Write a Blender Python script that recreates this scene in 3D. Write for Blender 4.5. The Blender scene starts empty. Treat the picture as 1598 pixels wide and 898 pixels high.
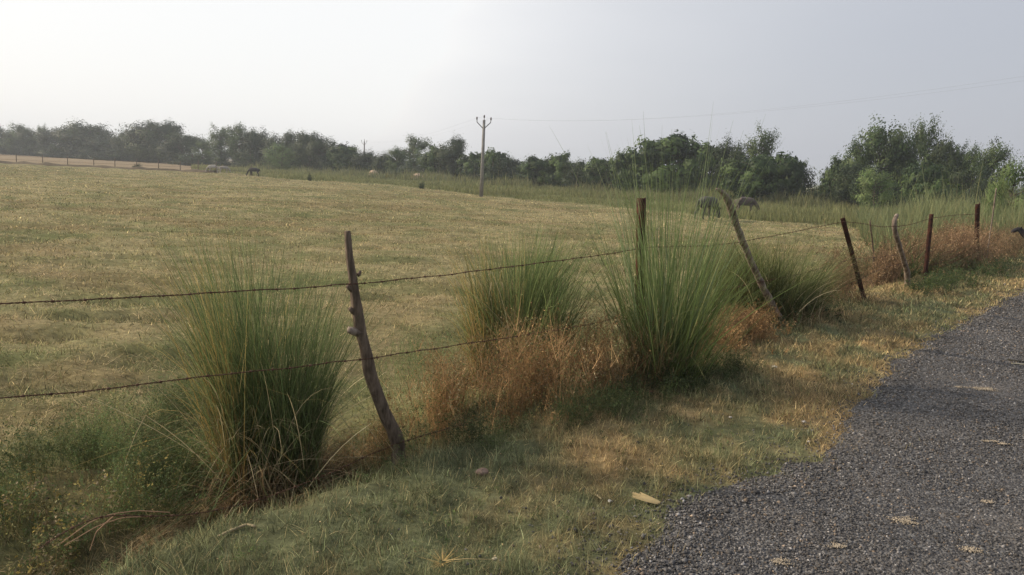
import bpy, math, random
import numpy as np
from mathutils import Vector, Matrix

random.seed(7)
RNG = np.random.default_rng(7)
PI = math.pi

# ------------------------------------------------------------------ camera
FPX, W0, H0 = 1150.0, 1598.0, 898.0
ROLL = math.radians(2.6)
PITCH = math.atan(183 / FPX)
CAM = np.array([0.0, 0.0, 1.65])
_f = np.array([0, math.cos(PITCH), -math.sin(PITCH)])
_r0 = np.array([1.0, 0, 0]); _u0 = np.array([0, math.sin(PITCH), math.cos(PITCH)])
_r = math.cos(ROLL) * _r0 + math.sin(ROLL) * _u0
_u = -math.sin(ROLL) * _r0 + math.cos(ROLL) * _u0
scene = bpy.context.scene
cd = bpy.data.cameras.new('camera'); cam = bpy.data.objects.new('camera', cd)
scene.collection.objects.link(cam)
M = Matrix.Identity(4)
for i in range(3):
    M[i][0], M[i][1], M[i][2], M[i][3] = _r[i], _u[i], -_f[i], CAM[i]
cam.matrix_world = M
cd.sensor_width = 36; cd.lens = 36 * FPX / W0; cd.clip_start = 0.05; cd.clip_end = 20000
scene.camera = cam

# ------------------------------------------------------------------ light
SUN_AZ = math.radians(-80)      # to the left of the view, a little beyond it
SUN_EL = math.radians(27)
sunv = Vector((math.sin(SUN_AZ) * math.cos(SUN_EL), math.cos(SUN_AZ) * math.cos(SUN_EL), math.sin(SUN_EL)))
ld = bpy.data.lights.new('sun', 'SUN'); ld.energy = 4.0; ld.angle = math.radians(2.2); ld.color = (1.0, 0.83, 0.62)
sun = bpy.data.objects.new('sun', ld); scene.collection.objects.link(sun)
sun.rotation_euler = sunv.to_track_quat('Z', 'Y').to_euler()
wd = bpy.data.worlds.new('World'); scene.world = wd; wd.use_nodes = True
nt = wd.node_tree; nt.nodes.clear()
out = nt.nodes.new('ShaderNodeOutputWorld'); bg = nt.nodes.new('ShaderNodeBackground')
bg.inputs['Strength'].default_value = 0.10
sky = nt.nodes.new('ShaderNodeTexSky'); sky.sky_type = 'NISHITA'; sky.sun_disc = False
sky.sun_elevation = SUN_EL; sky.sun_rotation = SUN_AZ; sky.dust_density = 4; sky.air_density = 1.2; sky.ozone_density = 1
tc = nt.nodes.new('ShaderNodeTexCoord')
# thin high haze in the air: bright and warm round the sun, blue grey away from it
sd = nt.nodes.new('ShaderNodeVectorMath'); sd.operation = 'DOT_PRODUCT'
hz = Vector((math.sin(math.radians(-62)) * math.cos(math.radians(24)), math.cos(math.radians(-62)) * math.cos(math.radians(24)), math.sin(math.radians(24))))
sd.inputs[1].default_value = hz
nt.links.new(tc.outputs['Generated'], sd.inputs[0])
cn = nt.nodes.new('ShaderNodeTexNoise'); cn.inputs['Scale'].default_value = 2.2; cn.inputs['Detail'].default_value = 5
mp = nt.nodes.new('ShaderNodeMapping'); mp.inputs['Scale'].default_value = (1, 1, 4.5)
nt.links.new(tc.outputs['Generated'], mp.inputs['Vector']); nt.links.new(mp.outputs['Vector'], cn.inputs['Vector'])
ma = nt.nodes.new('ShaderNodeMath'); ma.operation = 'MULTIPLY_ADD'; ma.inputs[1].default_value = 0.14
nt.links.new(cn.outputs['Fac'], ma.inputs[0]); nt.links.new(sd.outputs['Value'], ma.inputs[2])
ramp = nt.nodes.new('ShaderNodeValToRGB'); cr = ramp.color_ramp; cr.interpolation = 'B_SPLINE'
cr.elements[0].position = 0.0; cr.elements[0].color = (0.50, 0.52, 0.585, 1)
cr.elements[1].position = 1.0; cr.elements[1].color = (2.2, 2.08, 1.85, 1)
for p_, c_ in ((0.25, (0.565, 0.585, 0.645, 1)), (0.45, (0.71, 0.72, 0.76, 1)), (0.64, (0.94, 0.94, 0.96, 1)), (0.82, (1.45, 1.39, 1.28, 1))):
    e = cr.elements.new(p_); e.color = c_
nt.links.new(ma.outputs['Value'], ramp.inputs['Fac'])
sc_ = nt.nodes.new('ShaderNodeVectorMath'); sc_.operation = 'SCALE'; sc_.inputs['Scale'].default_value = 10.0
nt.links.new(ramp.outputs['Color'], sc_.inputs[0])
mx = nt.nodes.new('ShaderNodeMix'); mx.data_type = 'RGBA'; mx.inputs['Factor'].default_value = 0.82
nt.links.new(sky.outputs['Color'], mx.inputs[6]); nt.links.new(sc_.outputs['Vector'], mx.inputs[7])
nt.links.new(mx.outputs[2], bg.inputs['Color']); nt.links.new(bg.outputs['Background'], out.inputs['Surface'])
vs = scene.view_settings
vs.view_transform = 'Standard'; vs.look = 'None'; vs.gamma = 1; vs.exposure = 0.15; vs.use_curve_mapping = False
cy = scene.cycles
cy.max_bounces = 5; cy.diffuse_bounces = 2; cy.transmission_bounces = 3; cy.glossy_bounces = 1; cy.volume_bounces = 0
cy.transparent_max_bounces = 4
cy.use_denoising = True; cy.use_adaptive_sampling = False

# ------------------------------------------------------------------ helpers
def ray(px, py):
    return _f + (px - W0 / 2) / FPX * _r + (H0 / 2 - py) / FPX * _u

def hash2(xi, yi, seed):
    h = (xi.astype(np.int64) * 374761393 + yi.astype(np.int64) * 668265263 + seed * 1274126177) & 0xffffffff
    h = ((h ^ (h >> 13)) * 1274126177) & 0xffffffff
    h = (h ^ (h >> 16)) & 0xffffff
    return h / float(0xffffff)

def vnoise(x, y, seed=0):
    x = np.asarray(x, float); y = np.asarray(y, float)
    xi = np.floor(x); yi = np.floor(y); fx = x - xi; fy = y - yi
    fx = fx * fx * (3 - 2 * fx); fy = fy * fy * (3 - 2 * fy)
    a = hash2(xi, yi, seed); b = hash2(xi + 1, yi, seed); c = hash2(xi, yi + 1, seed); d = hash2(xi + 1, yi + 1, seed)
    return (a * (1 - fx) + b * fx) * (1 - fy) + (c * (1 - fx) + d * fx) * fy

def fbm(x, y, seed=0, octv=4):
    s = 0; a = .5; t = 0
    for o in range(octv):
        s = s + a * vnoise(x * 2 ** o + 17.3 * o, y * 2 ** o - 9.1 * o, seed + o); t += a; a *= .5
    return s / t

def sstep(a, b, x):
    t = np.clip((x - a) / (b - a), 0, 1); return t * t * (3 - 2 * t)

P1 = np.array([-0.66, 4.33]); FD = np.array([0.675, 0.738]); FD /= np.linalg.norm(FD); FN = np.array([-FD[1], FD[0]])
def st(x, y):
    dx, dy = np.asarray(x, float) - P1[0], np.asarray(y, float) - P1[1]
    return dx * FD[0] + dy * FD[1], dx * FN[0] + dy * FN[1]

ET = [-60, -.3, .13, .37, .76, 1.13, 1.70, 2.14, 2.92, 3.81, 4.72, 5.65, 7.4, 8.9, 12.4, 400]
ES = [-1.92, -1.86, -1.76, -1.67, -1.76, -1.80, -1.95, -1.92, -1.75, -1.61, -1.54, -1.47, -1.40, -1.43, -1.45, -1.5]
def edge_s(t):      # ragged left edge of the road, as distance from the fence
    return np.interp(t, ET, ES) + 0.10 * (fbm(t * 1.3, t * 0 + 3.3, 5, 3) - .5) * 2 + 0.12 * (vnoise(t * 5.5, t * 0 + 1.1, 9) - .5)

def height(x, y):
    x = np.asarray(x, float); y = np.asarray(y, float)
    t, s = st(x, y)
    left = 1 - sstep(0.0, 1.1, t)
    hr = -0.16 * sstep(0.05, 0.7, s) - 0.29 * sstep(0.5, 2.4, s)
    dp = 1 - sstep(-2.2, -1.0, t); hl = -(0.46 + .30 * dp) * sstep(-0.42, 0.25, s) + .24 * dp * sstep(0.6, 1.5, s)
    h = hr * (1 - left) + hl * left
    fld = sstep(0.6, 2.0, s); r = np.hypot(x, y)
    h = h + fld * (-0.10 * sstep(.48, .68, fbm(x * .55 + .12 * y, y * 2.3 - .15 * x, 35, 4)) + 0.055 * (fbm(x * .22, y * .9, 21, 3) - .5) * 2 + 0.03 * (fbm(x * 1.3, y * 2.6, 22, 3) - .5) * 2)
    ver = sstep(-1.6, -1.2, s) * (1 - fld)
    h = h + ver * (0.05 * (fbm(x * 1.6, y * 1.6, 23, 3) - .5) * 2 + 0.035 * (fbm(x * 6, y * 6, 24, 3) - .5) * 2)
    return h

def hz_(x, y): return float(height(x, y))

def g(px, py):
    d = ray(px, py); z = 0.0
    for _ in range(25):
        t = (z - CAM[2]) / d[2]; x, y = CAM[0] + t * d[0], CAM[1] + t * d[1]
        z = .5 * z + .5 * hz_(x, y)
    return np.array([x, y, hz_(x, y)])

def atd(px, py, D):          # point on the pixel's ray at ground depth D (distance along +Y)
    d = ray(px, py); t = D / d[1]; return CAM + t * d

def onfence(px, py, off=0.0):     # ray meets the vertical plane of the fence
    d = ray(px, py); n = np.array([FN[0], FN[1], 0]); p0 = np.array([P1[0], P1[1], 0]) + n * off
    t = np.dot(p0 - CAM, n) / np.dot(d, n); return CAM + t * d

def link(name, me, mat=None, parent=None):
    o = bpy.data.objects.new(name, me); scene.collection.objects.link(o)
    if mat is not None:
        for m in (mat if isinstance(mat, (list, tuple)) else [mat]): me.materials.append(m)
    if parent is not None: o.parent = parent
    return o

def npmesh(name, V, F, C=None, smooth=False, mi=None):
    V = np.asarray(V, np.float32); F = np.asarray(F, np.int32)
    me = bpy.data.meshes.new(name)
    k = F.shape[1]
    me.vertices.add(len(V)); me.vertices.foreach_set('co', V.ravel())
    me.loops.add(F.size); me.loops.foreach_set('vertex_index', F.ravel())
    me.polygons.add(len(F)); me.polygons.foreach_set('loop_start', np.arange(0, F.size, k, dtype=np.int32))
    me.polygons.foreach_set('loop_total', np.full(len(F), k, np.int32))
    if smooth: me.polygons.foreach_set('use_smooth', np.ones(len(F), bool))
    if mi is not None: me.polygons.foreach_set('material_index', np.asarray(mi, np.int32))
    me.update(calc_edges=True)
    if C is not None:
        at = me.attributes.new('tint', 'FLOAT_COLOR', 'POINT')
        c4 = np.ones((len(V), 4), np.float32); c4[:, :3] = C; at.data.foreach_set('color', c4.ravel())
    return me

class Acc:
    def __init__(s): s.V = []; s.F = []; s.C = []; s.n = 0
    def add(s, V, F, C):
        s.V.append(V); s.F.append(F + s.n); s.C.append(np.broadcast_to(C, V.shape)); s.n += len(V); return s
    def mesh(s, name, smooth=False): return npmesh(name, np.concatenate(s.V), np.concatenate(s.F), np.concatenate(s.C), smooth)

def tag(o, label=None, cat=None, group=None, kind=None):
    if label: o['label'] = label
    if cat: o['category'] = cat
    if group: o['group'] = group
    if kind: o['kind'] = kind
    return o

def empty(name, loc=(0, 0, 0), rz=0):
    o = bpy.data.objects.new(name, None); scene.collection.objects.link(o)
    o.location = [float(v) for v in loc]; o.rotation_euler = (0, 0, rz); return o

def blades(base, az, L, lean, curve, w, segs, c0, c1, kink=0.0, rng=RNG, blunt=False):
    N = len(base); j = np.arange(segs + 1) / segs
    L = np.broadcast_to(L, N); lean = np.broadcast_to(lean, N); curve = np.broadcast_to(curve, N); w = np.broadcast_to(w, N)
    kk = np.zeros((N, segs + 1))
    if kink:
        kp = rng.integers(1, segs, N) if segs > 1 else np.ones(N, int); on = rng.random(N) < kink
        ka = rng.uniform(.5, 1.9, N) * on
        kk = ka[:, None] * (np.arange(segs + 1)[None] >= kp[:, None])
    th = lean[:, None] + curve[:, None] * j[None] ** 1.5 + kk
    dl = (L / segs)[:, None]
    hx = np.concatenate([np.zeros((N, 1)), np.cumsum(np.sin(th[:, :-1]) * dl, 1)], 1)
    hzz = np.concatenate([np.zeros((N, 1)), np.cumsum(np.cos(th[:, :-1]) * dl, 1)], 1)
    P = np.empty((N, segs + 1, 3))
    P[..., 0] = base[:, None, 0] + hx * np.cos(az)[:, None]
    P[..., 1] = base[:, None, 1] + hx * np.sin(az)[:, None]
    P[..., 2] = base[:, None, 2] + hzz
    ta = rng.uniform(0, PI, N)
    side = np.stack([np.cos(ta), np.sin(ta), np.zeros(N)], 1)
    tp = (np.clip(1 - j, 0.0, 1) ** .7 * .92 + .08) if not blunt else np.ones_like(j) * .9
    ww = w[:, None] * tp[None] * .5
    A = P - side[:, None] * ww[..., None]; B = P + side[:, None] * ww[..., None]
    V = np.stack([A, B], 2).reshape(-1, 3)
    i0 = (np.arange(N) * 2 * (segs + 1))[:, None] + 2 * np.arange(segs)[None]
    F = np.stack([i0, i0 + 1, i0 + 3, i0 + 2], -1).reshape(-1, 4)
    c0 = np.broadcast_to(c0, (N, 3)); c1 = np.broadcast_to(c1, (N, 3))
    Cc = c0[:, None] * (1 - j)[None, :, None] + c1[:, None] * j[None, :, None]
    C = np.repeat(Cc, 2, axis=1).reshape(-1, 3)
    return V, F, C

def cards(P, size, c, rng=RNG, flat=0.0, asp=1.0):
    """small leaf faces at P with random orientation"""
    N = len(P); a = rng.normal(size=(N, 3)); a /= np.linalg.norm(a, axis=1)[:, None]
    b = rng.normal(size=(N, 3)); b -= (b * a).sum(1)[:, None] * a; b /= np.linalg.norm(b, axis=1)[:, None]
    if flat: a[:, 2] *= (1 - flat); b[:, 2] *= (1 - flat)
    size = np.broadcast_to(size, N)[:, None] * .5
    a = a * size * asp; b = b * size
    V = np.stack([P - a, P + b * .6 - a * .1, P + a, P - b * .6 + a * .1], 1).reshape(-1, 3)
    F = (np.arange(N) * 4)[:, None] + np.arange(4)[None]
    c = np.broadcast_to(c, (N, 3))
    return V, F, np.repeat(c, 4, axis=0)

def cards_n(P, nr, size, c, rng, asp=1.0):
    N = len(P); nr = nr / (np.linalg.norm(nr, axis=1)[:, None] + 1e-9)
    a = rng.normal(size=(N, 3)); a -= (a * nr).sum(1)[:, None] * nr; a /= np.linalg.norm(a, axis=1)[:, None]; b = np.cross(nr, a)
    size = np.broadcast_to(size, N)[:, None] * .5; a = a * size * asp; b = b * size
    V = np.stack([P - a, P + b * .7 - a * .1, P + a, P - b * .7 + a * .1], 1).reshape(-1, 3)
    F = (np.arange(N) * 4)[:, None] + np.arange(4)[None]
    return V, F, np.repeat(np.broadcast_to(c, (N, 3)), 4, axis=0)

def tube(path, rad, sides=8, c=(1, 1, 1), rough=0.0, rng=RNG):
    path = np.asarray(path, float); n = len(path); rad = np.broadcast_to(rad, n)
    T = np.gradient(path, axis=0); T /= np.linalg.norm(T, axis=1)[:, None] + 1e-9
    ref = np.array([0.31, 0.95, 0.05]) if abs(T[:, 2]).mean() > .7 else np.array([0, 0, 1.0])
    A = np.cross(T, ref); A /= np.linalg.norm(A, axis=1)[:, None] + 1e-9; B = np.cross(T, A)
    th = np.arange(sides) / sides * 2 * PI
    rr = rad[:, None] * (1 + rough * rng.normal(size=(n, sides)))
    V = path[:, None] + A[:, None] * (np.cos(th)[None] * rr)[..., None] + B[:, None] * (np.sin(th)[None] * rr)[..., None]
    V = V.reshape(-1, 3)
    i = np.arange(n - 1)[:, None] * sides; k = np.arange(sides)[None]; k2 = (k + 1) % sides
    F = np.stack([i + k, i + k2, i + sides + k2, i + sides + k], -1).reshape(-1, 4)
    V = np.concatenate([V, path[[0, -1]]]); m = n * sides
    k = np.arange(sides); k2 = (k + 1) % sides
    F = np.concatenate([F, np.stack([np.full(sides, m), k2, k, k], -1)[:, [0, 1, 2, 2]] * 0 + np.stack([np.full(sides, m), k2, k, np.full(sides, m)], -1)]) if False else F
    # end caps as quads fanned over pairs (even side counts)
    h = np.arange(0, sides, 2)
    cap0 = np.stack([np.full(len(h), m), (h + 2) % sides, h + 1, h], -1)
    e = (n - 1) * sides
    cap1 = np.stack([np.full(len(h), m + 1), e + h, e + h + 1, e + (h + 2) % sides], -1)
    F = np.concatenate([F, cap0, cap1])
    return V, F, np.broadcast_to(np.asarray(c, float), V.shape)

def resample(pts, n):
    pts = np.asarray(pts, float); d = np.r_[0, np.cumsum(np.linalg.norm(np.diff(pts, axis=0), axis=1))]
    u = np.linspace(0, d[-1], n)
    # smooth Catmull-like through linear then blur
    q = np.stack([np.interp(u, d, pts[:, i]) for i in range(pts.shape[1])], 1)
    for _ in range(max(1, n // (len(pts) * 3))):
        q[1:-1] = .25 * q[:-2] + .5 * q[1:-1] + .25 * q[2:]
    return q

# ------------------------------------------------------------------ materials
def newmat(name):
    m = bpy.data.materials.new(name); m.use_nodes = True; t = m.node_tree; t.nodes.clear()
    o = t.nodes.new('ShaderNodeOutputMaterial'); return m, t, o

def leafmat(name, trans=0.35, rough=.6, spec=.15, nscale=0):
    m, t, o = newmat(name)
    a = t.nodes.new('ShaderNodeAttribute'); a.attribute_name = 'tint'
    p = t.nodes.new('ShaderNodeBsdfPrincipled'); p.inputs['Roughness'].default_value = rough
    p.inputs['Specular IOR Level'].default_value = spec
    col = a.outputs['Color']
    if nscale:
        n = t.nodes.new('ShaderNodeTexNoise'); n.inputs['Scale'].default_value = nscale; n.inputs['Detail'].default_value = 3
        g_ = t.nodes.new('ShaderNodeNewGeometry'); t.links.new(g_.outputs['Position'], n.inputs['Vector'])
        r = t.nodes.new('ShaderNodeMapRange'); r.inputs['To Min'].default_value = .6; r.inputs['To Max'].default_value = 1.4
        t.links.new(n.outputs['Fac'], r.inputs['Value'])
        x = t.nodes.new('ShaderNodeVectorMath'); x.operation = 'SCALE'
        t.links.new(col, x.inputs[0]); t.links.new(r.outputs['Result'], x.inputs['Scale']); col = x.outputs['Vector']
    t.links.new(col, p.inputs['Base Color'])
    if trans:
        tr = t.nodes.new('ShaderNodeBsdfTranslucent'); t.links.new(col, tr.inputs['Color'])
        mxs = t.nodes.new('ShaderNodeMixShader'); mxs.inputs['Fac'].default_value = trans
        t.links.new(p.outputs[0], mxs.inputs[1]); t.links.new(tr.outputs[0], mxs.inputs[2]); t.links.new(mxs.outputs[0], o.inputs['Surface'])
    else: t.links.new(p.outputs[0], o.inputs['Surface'])
    return m

def noisemat(name, cols, scale=4, detail=6, rough=.85, bump=.3, bscale=30, stretch=(1, 1, 1), spec=.2, metal=0, bdist=.02):
    m, t, o = newmat(name)
    tcn = t.nodes.new('ShaderNodeTexCoord'); mpn = t.nodes.new('ShaderNodeMapping'); mpn.inputs['Scale'].default_value = stretch
    t.links.new(tcn.outputs['Object'], mpn.inputs['Vector'])
    n = t.nodes.new('ShaderNodeTexNoise'); n.inputs['Scale'].default_value = scale; n.inputs['Detail'].default_value = detail; n.inputs['Roughness'].default_value = .65
    t.links.new(mpn.outputs['Vector'], n.inputs['Vector'])
    rp = t.nodes.new('ShaderNodeValToRGB'); el = rp.color_ramp.elements
    ps = np.linspace(.3, .7, len(cols)); el[0].position = ps[0]; el[0].color = (*cols[0], 1); el[1].position = ps[-1]; el[1].color = (*cols[-1], 1)
    for q in range(1, len(cols) - 1):
        e_ = el.new(ps[q]); e_.color = (*cols[q], 1)
    t.links.new(n.outputs['Fac'], rp.inputs['Fac'])
    p = t.nodes.new('ShaderNodeBsdfPrincipled'); p.inputs['Roughness'].default_value = rough; p.inputs['Specular IOR Level'].default_value = spec
    p.inputs['Metallic'].default_value = metal
    t.links.new(rp.outputs['Color'], p.inputs['Base Color'])
    if bump:
        n2 = t.nodes.new('ShaderNodeTexNoise'); n2.inputs['Scale'].default_value = bscale; n2.inputs['Detail'].default_value = 5
        t.links.new(mpn.outputs['Vector'], n2.inputs['Vector'])
        b = t.nodes.new('ShaderNodeBump'); b.inputs['Strength'].default_value = bump; b.inputs['Distance'].default_value = bdist
        t.links.new(n2.outputs['Fac'], b.inputs['Height']); t.links.new(b.outputs['Normal'], p.inputs['Normal'])
    t.links.new(p.outputs[0], o.inputs['Surface']); return m

M_grass = leafmat('grass_blades', .35)
M_dry = leafmat('dry_stems', .25, .75, .1)
M_leaf = leafmat('tree_leaves', .3, .55, .2)
M_solid = leafmat('tinted_solid', 0, .8, .15)
M_wood = noisemat('weathered_wood', [(.05, .038, .028), (.14, .105, .078), (.23, .18, .14)], 7, 6, .85, .9, 30, (6, 6, .8), bdist=.012)
M_pale = noisemat('pale_bark', [(.07, .05, .042), (.19, .15, .12), (.38, .32, .26)], 9, 6, .85, .9, 26, (2, 2, 1), bdist=.012)
M_rust = noisemat('rusty_steel', [(.020, .010, .008), (.05, .02, .014), (.11, .04, .022)], 14, 6, .8, .5, 60, bdist=.004)
M_wire = noisemat('rusty_wire', [(.03, .014, .01), (.09, .045, .028), (.13, .08, .055)], 30, 4, .75, 0)
M_conc = noisemat('concrete', [(.22, .21, .20), (.33, .32, .30)], 3, 5, .9, .2, 20)
M_bark = noisemat('tree_bark', [(.06, .045, .035), (.13, .10, .08)], 3, 5, .9, .4, 12, (3, 3, .6))
M_porc = noisemat('insulator_porcelain', [(.05, .035, .03), (.08, .055, .045)], 3, 2, .3, 0)
M_iron = noisemat('galvanised_iron', [(.12, .12, .12), (.2, .2, .2)], 8, 3, .6, 0)
M_bund = noisemat('dry_earth_bank', [(.07, .055, .035), (.13, .10, .06)], 2, 6, .95, .5, 10)

# tints shared by the ground sheet and the blades that grow from it (patches of green and of straw, with some shade painted in)
def ground_tint(x, y):
    x = np.asarray(x, float); y = np.asarray(y, float)
    t, s = st(x, y); r = np.hypot(x, y)
    straw = np.array([.345, .295, .160]); green = np.array([.175, .185, .080]); brown = np.array([.265, .195, .105]); pink = np.array([.30, .235, .15])
    n1 = fbm(x * .21 + .08 * y, y * .30, 31, 4); n2 = fbm(x * 1.3, y * 1.9, 32, 5); n3 = fbm(x * .5, y * .8, 33, 4)
    near = 1 - sstep(4, 17, r)
    gf = np.clip(sstep(.33, .68, n2 * .6 + n1 * .4 + near * .14), 0, 1)[..., None]
    fcol = (straw * (1 - gf) + green * gf)
    n4 = fbm(x * .55 + .12 * y, y * 2.3 - .15 * x, 35, 4); hf = (sstep(.55, .70, n4) * (.35 + .65 * near))[..., None]; fcol = fcol * (1 - hf) + np.array([.115, .125, .060]) * hf  # dark bands: greener grass in the hollows plus their shade, painted into the tint
    bf = (sstep(.46, .68, n3 * .6 + n1 * .4) * .55)[..., None]
    fcol = fcol * (1 - bf) + brown * bf
    # strip of green past the field, dry pink strip past the far left bank
    ang = x / np.maximum(y, .1)
    fe = np.interp(ang, EA, EN)
    gs = sstep(-1.5, 1.5, r - fe)[..., None] * (1 - sstep(-.36, -.28, -ang * 0 + ang) * 0)[..., None]
    gcol = np.array([.19, .20, .085])
    onl = (1 - sstep(-.42, -.30, ang))[..., None]
    farc = gcol * (1 - onl) + pink * onl
    fcol = fcol * (1 - gs) + farc * gs
    # verge
    v1 = fbm(x * 1.7, y * 1.7, 41, 5); v2 = fbm(x * 7, y * 7, 42, 4); v3 = fbm(x * 11, y * 11, 43, 3)
    vg = np.array([.150, .162, .088]); vs_ = np.array([.34, .25, .13])
    tend = .11 * (1 - sstep(-1.5, -.5, s)) + .05 - .16 * (1 - sstep(-.5, 1.2, t)) - .12 * (1 - sstep(.0, .6, s + .6))
    vf = sstep(.34, .70, v1 * .6 + v2 * .4 + tend)[..., None]
    vcol = (vg * (1 - vf) + vs_ * vf) * (.45 + 1.1 * v3)[..., None]
    k = sstep(-.1, .9, s)[..., None]
    c = vcol * (1 - k) + fcol * k
    # shade of the ditch painted into the soil tint
    left = (1 - sstep(-.2, .9, t)) * sstep(-.3, .05, s) * (1 - sstep(.8, 1.4, s)); left = left[..., None]
    c = c * (1 - left * .55) + np.array([.07, .065, .035]) * left * .55
    return c

# azimuth (x/y) tables: where the mown field ends, where the tree line stands
def angof(px): d = ray(px, 300); return d[0] / d[1]
_e = [(0, 105), (200, 106), (330, 106), (430, 84), (600, 80), (760, 58), (900, 52), (1150, 41), (1290, 39), (1352, 36.5), (1372, 27), (1400, 23), (1600, 25)]
_t = [(0, 215), (200, 190), (330, 160), (450, 150), (560, 130), (700, 115), (900, 92), (1040, 82), (1200, 75), (1350, 68), (1450, 66), (1600, 60)]
EA = np.array([-3] + [angof(a) for a, b in _e] + [3]); EN = np.array([105] + [b * math.hypot(1, angof(a)) for a, b in _e] + [25])
def tree_D(px): return float(np.interp(px, [a for a, b in _t], [b for a, b in _t]))
def edge_D(px): return float(np.interp(px, [a for a, b in _e], [b for a, b in _e]))

# ------------------------------------------------------------------ ground
def ground_material():
    m, t, o = newmat('field_earth')
    a = t.nodes.new('ShaderNodeAttribute'); a.attribute_name = 'tint'
    gm = t.nodes.new('ShaderNodeNewGeometry')
    n = t.nodes.new('ShaderNodeTexNoise'); n.inputs['Scale'].default_value = 9; n.inputs['Detail'].default_value = 9; n.inputs['Roughness'].default_value = .75
    mpn = t.nodes.new('ShaderNodeMapping'); mpn.inputs['Scale'].default_value = (.55, 1.2, 1)
    t.links.new(gm.outputs['Position'], mpn.inputs['Vector']); t.links.new(mpn.outputs['Vector'], n.inputs['Vector'])
    n2 = t.nodes.new('ShaderNodeTexNoise'); n2.inputs['Scale'].default_value = 1.1; n2.inputs['Detail'].default_value = 8; n2.inputs['Roughness'].default_value = .7
    t.links.new(mpn.outputs['Vector'], n2.inputs['Vector'])
    r = t.nodes.new('ShaderNodeMapRange'); r.inputs['From Min'].default_value = .3; r.inputs['From Max'].default_value = .7; r.inputs['To Min'].default_value = .45; r.inputs['To Max'].default_value = 1.25
    t.links.new(n.outputs['Fac'], r.inputs['Value'])
    r2 = t.nodes.new('ShaderNodeMapRange'); r2.inputs['From Min'].default_value = .3; r2.inputs['From Max'].default_value = .7; r2.inputs['To Min'].default_value = .7; r2.inputs['To Max'].default_value = 1.15
    t.links.new(n2.outputs['Fac'], r2.inputs['Value'])
    mm = t.nodes.new('ShaderNodeMath'); mm.operation = 'MULTIPLY'; t.links.new(r.outputs[0], mm.inputs[0]); t.links.new(r2.outputs[0], mm.inputs[1])
    x = t.nodes.new('ShaderNodeVectorMath'); x.operation = 'SCALE'; t.links.new(a.outputs['Color'], x.inputs[0]); t.links.new(mm.outputs[0], x.inputs['Scale'])
    p = t.nodes.new('ShaderNodeBsdfPrincipled'); p.inputs['Roughness'].default_value = .95; p.inputs['Specular IOR Level'].default_value = .05
    t.links.new(x.outputs['Vector'], p.inputs['Base Color'])
    b = t.nodes.new('ShaderNodeBump'); b.inputs['Strength'].default_value = .7; b.inputs['Distance'].default_value = .05
    t.links.new(n.outputs['Fac'], b.inputs['Height']); t.links.new(b.outputs['Normal'], p.inputs['Normal'])
    t.links.new(p.outputs[0], o.inputs['Surface']); return m

an = np.radians(np.r_[np.arange(-60, 60, .25), np.arange(60, 300, 4)])
rd = np.r_[0.5 * (1.0175 ** np.arange(0, 500))]
rd = rd[rd < 2600]
A_, R_ = np.meshgrid(an, rd); X = R_ * np.sin(A_); Y = R_ * np.cos(A_)
Z = height(X, Y); Tn = ground_tint(X, Y)
V = np.stack([X, Y, Z], -1).reshape(-1, 3); na = len(an); nr = len(rd)
i = np.arange(nr - 1)[:, None] * na; k = np.arange(na)[None]; k2 = (k + 1) % na
F = np.stack([i + k, i + na + k, i + na + k2, i + k2], -1).reshape(-1, 4)
V = np.concatenate([V, [[0, 0, 0]]]); C = np.concatenate([Tn.reshape(-1, 3), [[.2, .2, .1]]])
kk = np.arange(0, na - 1, 2); F = np.concatenate([F, np.stack([np.full(len(kk), len(V) - 1), kk, kk + 1, (kk + 2) % na], -1)])
gr = link('ground', npmesh('ground', V, F[:, ::-1], C, True), ground_material()); tag(gr, 'mown straw coloured field and grassy verge', kind='structure')

# ------------------------------------------------------------------ road
def road_material():
    m, t, o = newmat('chip_road')
    gm = t.nodes.new('ShaderNodeNewGeometry')
    vo = t.nodes.new('ShaderNodeTexVoronoi'); vo.inputs['Scale'].default_value = 75; t.links.new(gm.outputs['Position'], vo.inputs['Vector'])
    n = t.nodes.new('ShaderNodeTexNoise'); n.inputs['Scale'].default_value = 1.6; n.inputs['Detail'].default_value = 7; t.links.new(gm.outputs['Position'], n.inputs['Vector'])
    sep = t.nodes.new('ShaderNodeSeparateColor'); t.links.new(vo.outputs['Color'], sep.inputs[0])
    rp = t.nodes.new('ShaderNodeValToRGB'); el = rp.color_ramp.elements
    el[0].color = (.037, .036, .037, 1); el[1].color = (.17, .168, .165, 1); e_ = el.new(.6); e_.color = (.078, .076, .077, 1)
    t.links.new(sep.outputs[0], rp.inputs['Fac'])
    r2 = t.nodes.new('ShaderNodeMapRange'); r2.inputs['From Min'].default_value = .52; r2.inputs['From Max'].default_value = .75; r2.inputs['To Max'].default_value = .45
    t.links.new(n.outputs['Fac'], r2.inputs['Value'])
    mx_ = t.nodes.new('ShaderNodeMix'); mx_.data_type = 'RGBA'; mx_.inputs[7].default_value = (.20, .175, .15, 1)
    t.links.new(r2.outputs[0], mx_.inputs['Factor']); t.links.new(rp.outputs['Color'], mx_.inputs[6])
    p = t.nodes.new('ShaderNodeBsdfPrincipled'); p.inputs['Roughness'].default_value = .8; p.inputs['Specular IOR Level'].default_value = .3
    t.links.new(mx_.outputs[2], p.inputs['Base Color'])
    b = t.nodes.new('ShaderNodeBump'); b.inputs['Strength'].default_value = .9; b.inputs['Distance'].default_value = .01; b.invert = True
    t.links.new(vo.outputs['Distance'], b.inputs['Height']); t.links.new(b.outputs['Normal'], p.inputs['Normal'])
    t.links.new(p.outputs[0], o.inputs['Surface']); return m

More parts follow.
